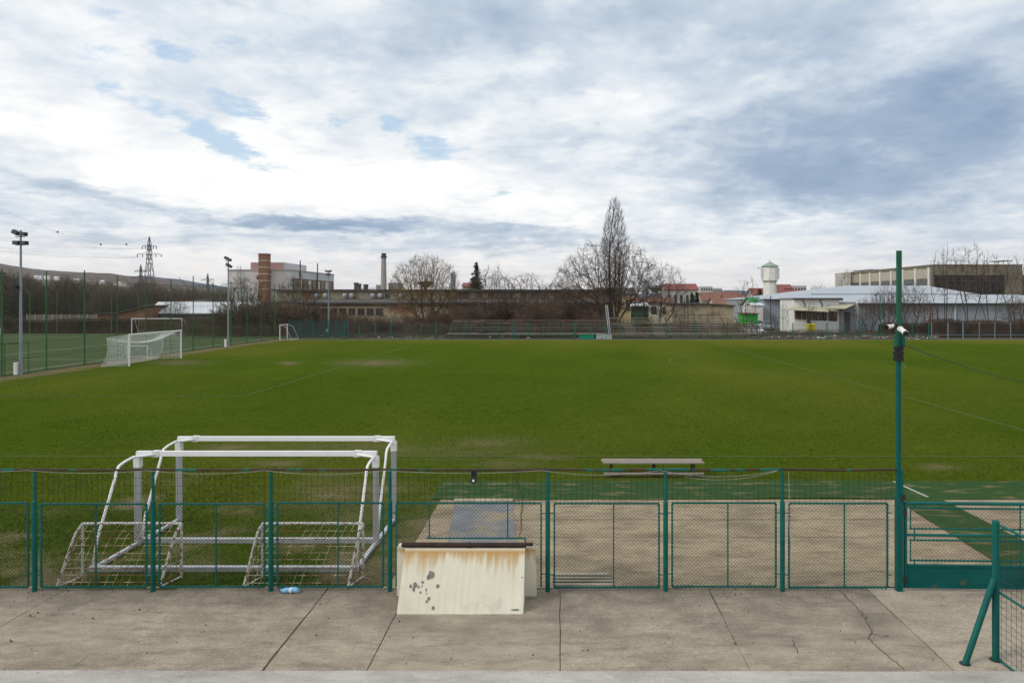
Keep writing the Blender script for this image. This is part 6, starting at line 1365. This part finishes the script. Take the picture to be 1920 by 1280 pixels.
# evergreens
def spruce(label, px, D, h, w, seed):
    x = X(px, D); t = thing('spruce_tree', label, 'tree', (x, D, 0)); rs = np.random.RandomState(seed)
    b = MB(); b.tubes([(x, D, 0)], [(x, D, h)], .28, .04, 7); part('trunk', b, 'bark', t)
    A, B_, Rr = [], [], []; z = 1.2; V = []; 
    while z < h - .15:
        f = 1 - z / h; L_ = (w / 2) * (f ** .8) * 1.12; k = 11 if f > .25 else 7
        for i in range(k):
            a = rs.rand() * 6.28; l = L_ * rs.uniform(.6, 1.15); e = np.array((np.cos(a), np.sin(a), rs.uniform(-.25, .12))); p = np.array((x, D, z + rs.uniform(-.15, .15)))
            for s in np.linspace(.15, 1, max(3, int(l / .22))):
                q_ = p + e * l * s; dz = np.array((0, 0, -.18 * l * s * (1 - s)));
                for m_ in range(3):
                    d = np.array((rs.uniform(-1, 1), rs.uniform(-1, 1), rs.uniform(-.7, .2))) * .30 + e * .16; sd = np.cross(d, rs.uniform(-1, 1, 3)); sd = sd / (np.linalg.norm(sd) + 1e-6) * .10
                    V.append((q_ + dz - sd, q_ + dz + sd, q_ + dz + d))
        z += .17 + .08 * f
    V = np.array(V).reshape(-1, 3); b = MB(); b.add(V, [np.arange(len(V)).reshape(-1, 3)]); part('crown', b, 'spruce_green', t)
spruce('dark green spruce rising behind the derelict factory roof', 893, 168, Z(491, 168), 6.6, 1)
spruce('dark evergreen left of the water tower beside the red roof', 1425, 205, Z(541, 205), 4.0, 2)
spruce('small dark evergreen left of the brown tiled houses', 1307, 180, Z(546, 180), 3.0, 3)
spruce('small dark evergreen in front of the two storey red roofed house', 1297, 190, Z(548, 190), 2.4, 4)

# hedges and undergrowth: clouds of short twigs
def twig_cloud(mb, N, f, ln, r, seed, up=.6):
    rs = np.random.RandomState(seed); P = f(rs, N); d = rs.normal(0, 1, (N, 3)); d[:, 2] = np.abs(d[:, 2]) * up + .25; d /= np.linalg.norm(d, axis=1, keepdims=True)
    l = ln * rs.uniform(.4, 1.3, (N, 1)); return mb.tubes(P, P + d * l, r, r * .5, 3)
def hedge(label, px0, px1, y, dep, h, seed, N):
    x0, x1 = X(px0, y), X(px1, y); t = thing('hedge', label, 'hedge', ((x0 + x1) / 2, y, 0)); b = MB()
    def f(rs, n):
        x = rs.uniform(x0, x1, n); top = h * (.86 + .22 * vnoise(x, x * 0, .5, seed)); return np.c_[x, y + rs.rand(n) * dep, rs.rand(n) ** .8 * top]
    twig_cloud(b, N, f, .32, .013, seed); part('twigs', b, 'hedge_brown', t)
    b = MB(); n = 60; xs = np.linspace(x0, x1, n); hh = h * (.72 + .2 * vnoise(xs, xs * 0, .5, seed))
    V = np.concatenate([np.c_[xs, np.full(n, y + .25), np.zeros(n)], np.c_[xs, np.full(n, y + .3), hh], np.c_[xs, np.full(n, y + dep - .2), hh], np.c_[xs, np.full(n, y + dep - .2), np.zeros(n)]]); i = np.arange(n - 1)
    b.add(V, [np.concatenate([np.stack([i + k * n, i + 1 + k * n, i + 1 + (k + 1) * n, i + (k + 1) * n], 1) for k in range(3)])]); part('core', b, 'hedge_brown', t)
hedge('dark brown clipped hedge at the far end of the artificial pitch', -40, 250, 107.5, 1.3, 2.1, 1, 14000)
hedge('thick brown hedge behind the pale blue fence at the far right', 1746, 2000, 95, 2.0, 2.35, 2, 16000)
hedge('low brown hedge behind the green fence in front of the warehouse', 1655, 1744, 96, 1.6, 1.9, 3, 6000)
# undergrowth: everything nobody could count
b = MB()
def fu(rs, n):
    D = rs.uniform(94.5, 124, n); px = rs.uniform(330, 1150, n); x = (px - CX) / F * D; k = fbm(x, D, .12, 9); h = np.where((px > 560) & (px < 760), np.clip((D - 100) / 9, .12, 2.1), 1.7) * (.5 + 1.1 * k)
    return np.c_[x, D, rs.rand(n) ** 1.2 * h]
twig_cloud(b, 60000, fu, .75, .014, 5, 1.1)
def fu2(rs, n):
    D = rs.uniform(109, 150, n); px = rs.uniform(-80, 470, n); x = (px - CX) / F * D; return np.c_[x, D, rs.rand(n) ** 1.2 * (1.0 + 1.8 * fbm(x, D, .1, 19))]
twig_cloud(b, 30000, fu2, .9, .017, 6, 1.1)
def fu3(rs, n):
    D = rs.uniform(93.5, 101, n); px = rs.uniform(1425, 1760, n); x = (px - CX) / F * D; return np.c_[x, D, rs.rand(n) ** 1.5 * (.25 + 1.0 * fbm(x, D, .2, 29))]
twig_cloud(b, 9000, fu3, .45, .012, 7, 1.1)
def fu4(rs, n):
    D = rs.uniform(100, 108, n); px = rs.uniform(1150, 1420, n); x = (px - CX) / F * D; return np.c_[x, D, rs.rand(n) ** 1.5 * (.9 + 1.2 * fbm(x, D, .2, 39))]
twig_cloud(b, 12000, fu4, .6, .012, 8, 1.1)
single('undergrowth', b, 'thicket', 'tangled brown brush and dead weeds behind the far fence', 'undergrowth', kind='stuff')
# litter and rubble heaps beyond the far fence
for nm, m_, N, seed, lb in (('rubble', 'bare_mortar', 420, 1, 'grey and brown rubble heaped along the far fence in front of the annexe'), ('litter', 'white_wall', 80, 2, 'white paper and plastic litter scattered along the far fence'), ('bricks', 'brick_red', 160, 3, 'broken red bricks scattered along the far fence')):
    rs = np.random.RandomState(seed); b = MB()
    for _ in range(N):
        px = rs.uniform(1425, 1760) if rs.rand() < .8 else rs.uniform(560, 1000); D = rs.uniform(91.6, 95); x = X(px, D); s = rs.uniform(.04, .17, 3) * (1, 1, .6); z = rs.rand() ** 2 * .35
        b.box(x - s[0], x + s[0], D - s[1], D + s[1], z - .03, z + s[2])
    single(nm, b, m_, lb, 'litter' if nm == 'litter' else 'rubble', kind='stuff')

# grass blades on the near and middle part of the field
rs = np.random.RandomState(99); N = 480000
u = rs.rand(N); y0_, y1_ = 12.36, 48.0; Y = 1 / (1 / y0_ ** .9 + u * (1 / y1_ ** .9 - 1 / y0_ ** .9)) ** (1 / .9)
Xs = rs.uniform(-.95, .80, N) * Y
wv = wear(Xs, Y); keep = (rs.rand(N) > wv * 1.15) & ~((Y < 19.55) & (Xs > -3.2 + .25 * rs.normal(size=N))) & (Xs > -37) & ~((np.abs(Y - 22.65) < .05)) & ~((Y < 20.5) & (Xs > 62))
Xs, Y = Xs[keep], Y[keep]; n = len(Y); tall = (.5 + .9 * fbm(Xs, Y, .5, 61))
h = rs.uniform(.025, .06, n) * tall; wd = (.0035 + .00018 * Y) * rs.uniform(.7, 1.3, n); a = rs.uniform(0, np.pi, n); lean = rs.normal(0, .028, (n, 2))
P = np.c_[Xs, Y, np.full(n, -.005)]; dv = np.c_[np.cos(a) * wd, np.sin(a) * wd, np.zeros(n)]
V = np.stack([P - dv, P + dv, P + np.c_[lean, h]], 1).reshape(-1, 3)
b = MB(); b.add(V, [np.arange(3 * n).reshape(-1, 3)])
m = M('grass_blade', (.026, .052, .003), (.118, .160, .016), 4.5, (.17, .155, .05), 9, .67, .03, .9, spec=0)
single('grass', b, 'grass_blade', 'short uneven green grass of the playing field', 'grass', kind='stuff')
# ------------------------------------------------------------------ air
m = bpy.data.materials.new('air'); m.use_nodes = True; nt4 = m.node_tree; nt4.nodes.clear()
o_ = nd(nt4, 'ShaderNodeOutputMaterial'); v_ = nd(nt4, 'ShaderNodeVolumePrincipled'); v_.inputs['Color'].default_value = (.90, .94, 1, 1); v_.inputs['Density'].default_value = .000045; v_.inputs['Anisotropy'].default_value = .2
nt4.links.new(v_.outputs[0], o_.inputs['Volume']); MATS['air'] = m
b = MB(); b.box(-3310, 3310, -70, 4310, -1.1, 330); single('haze', b, 'air', kind='stuff')
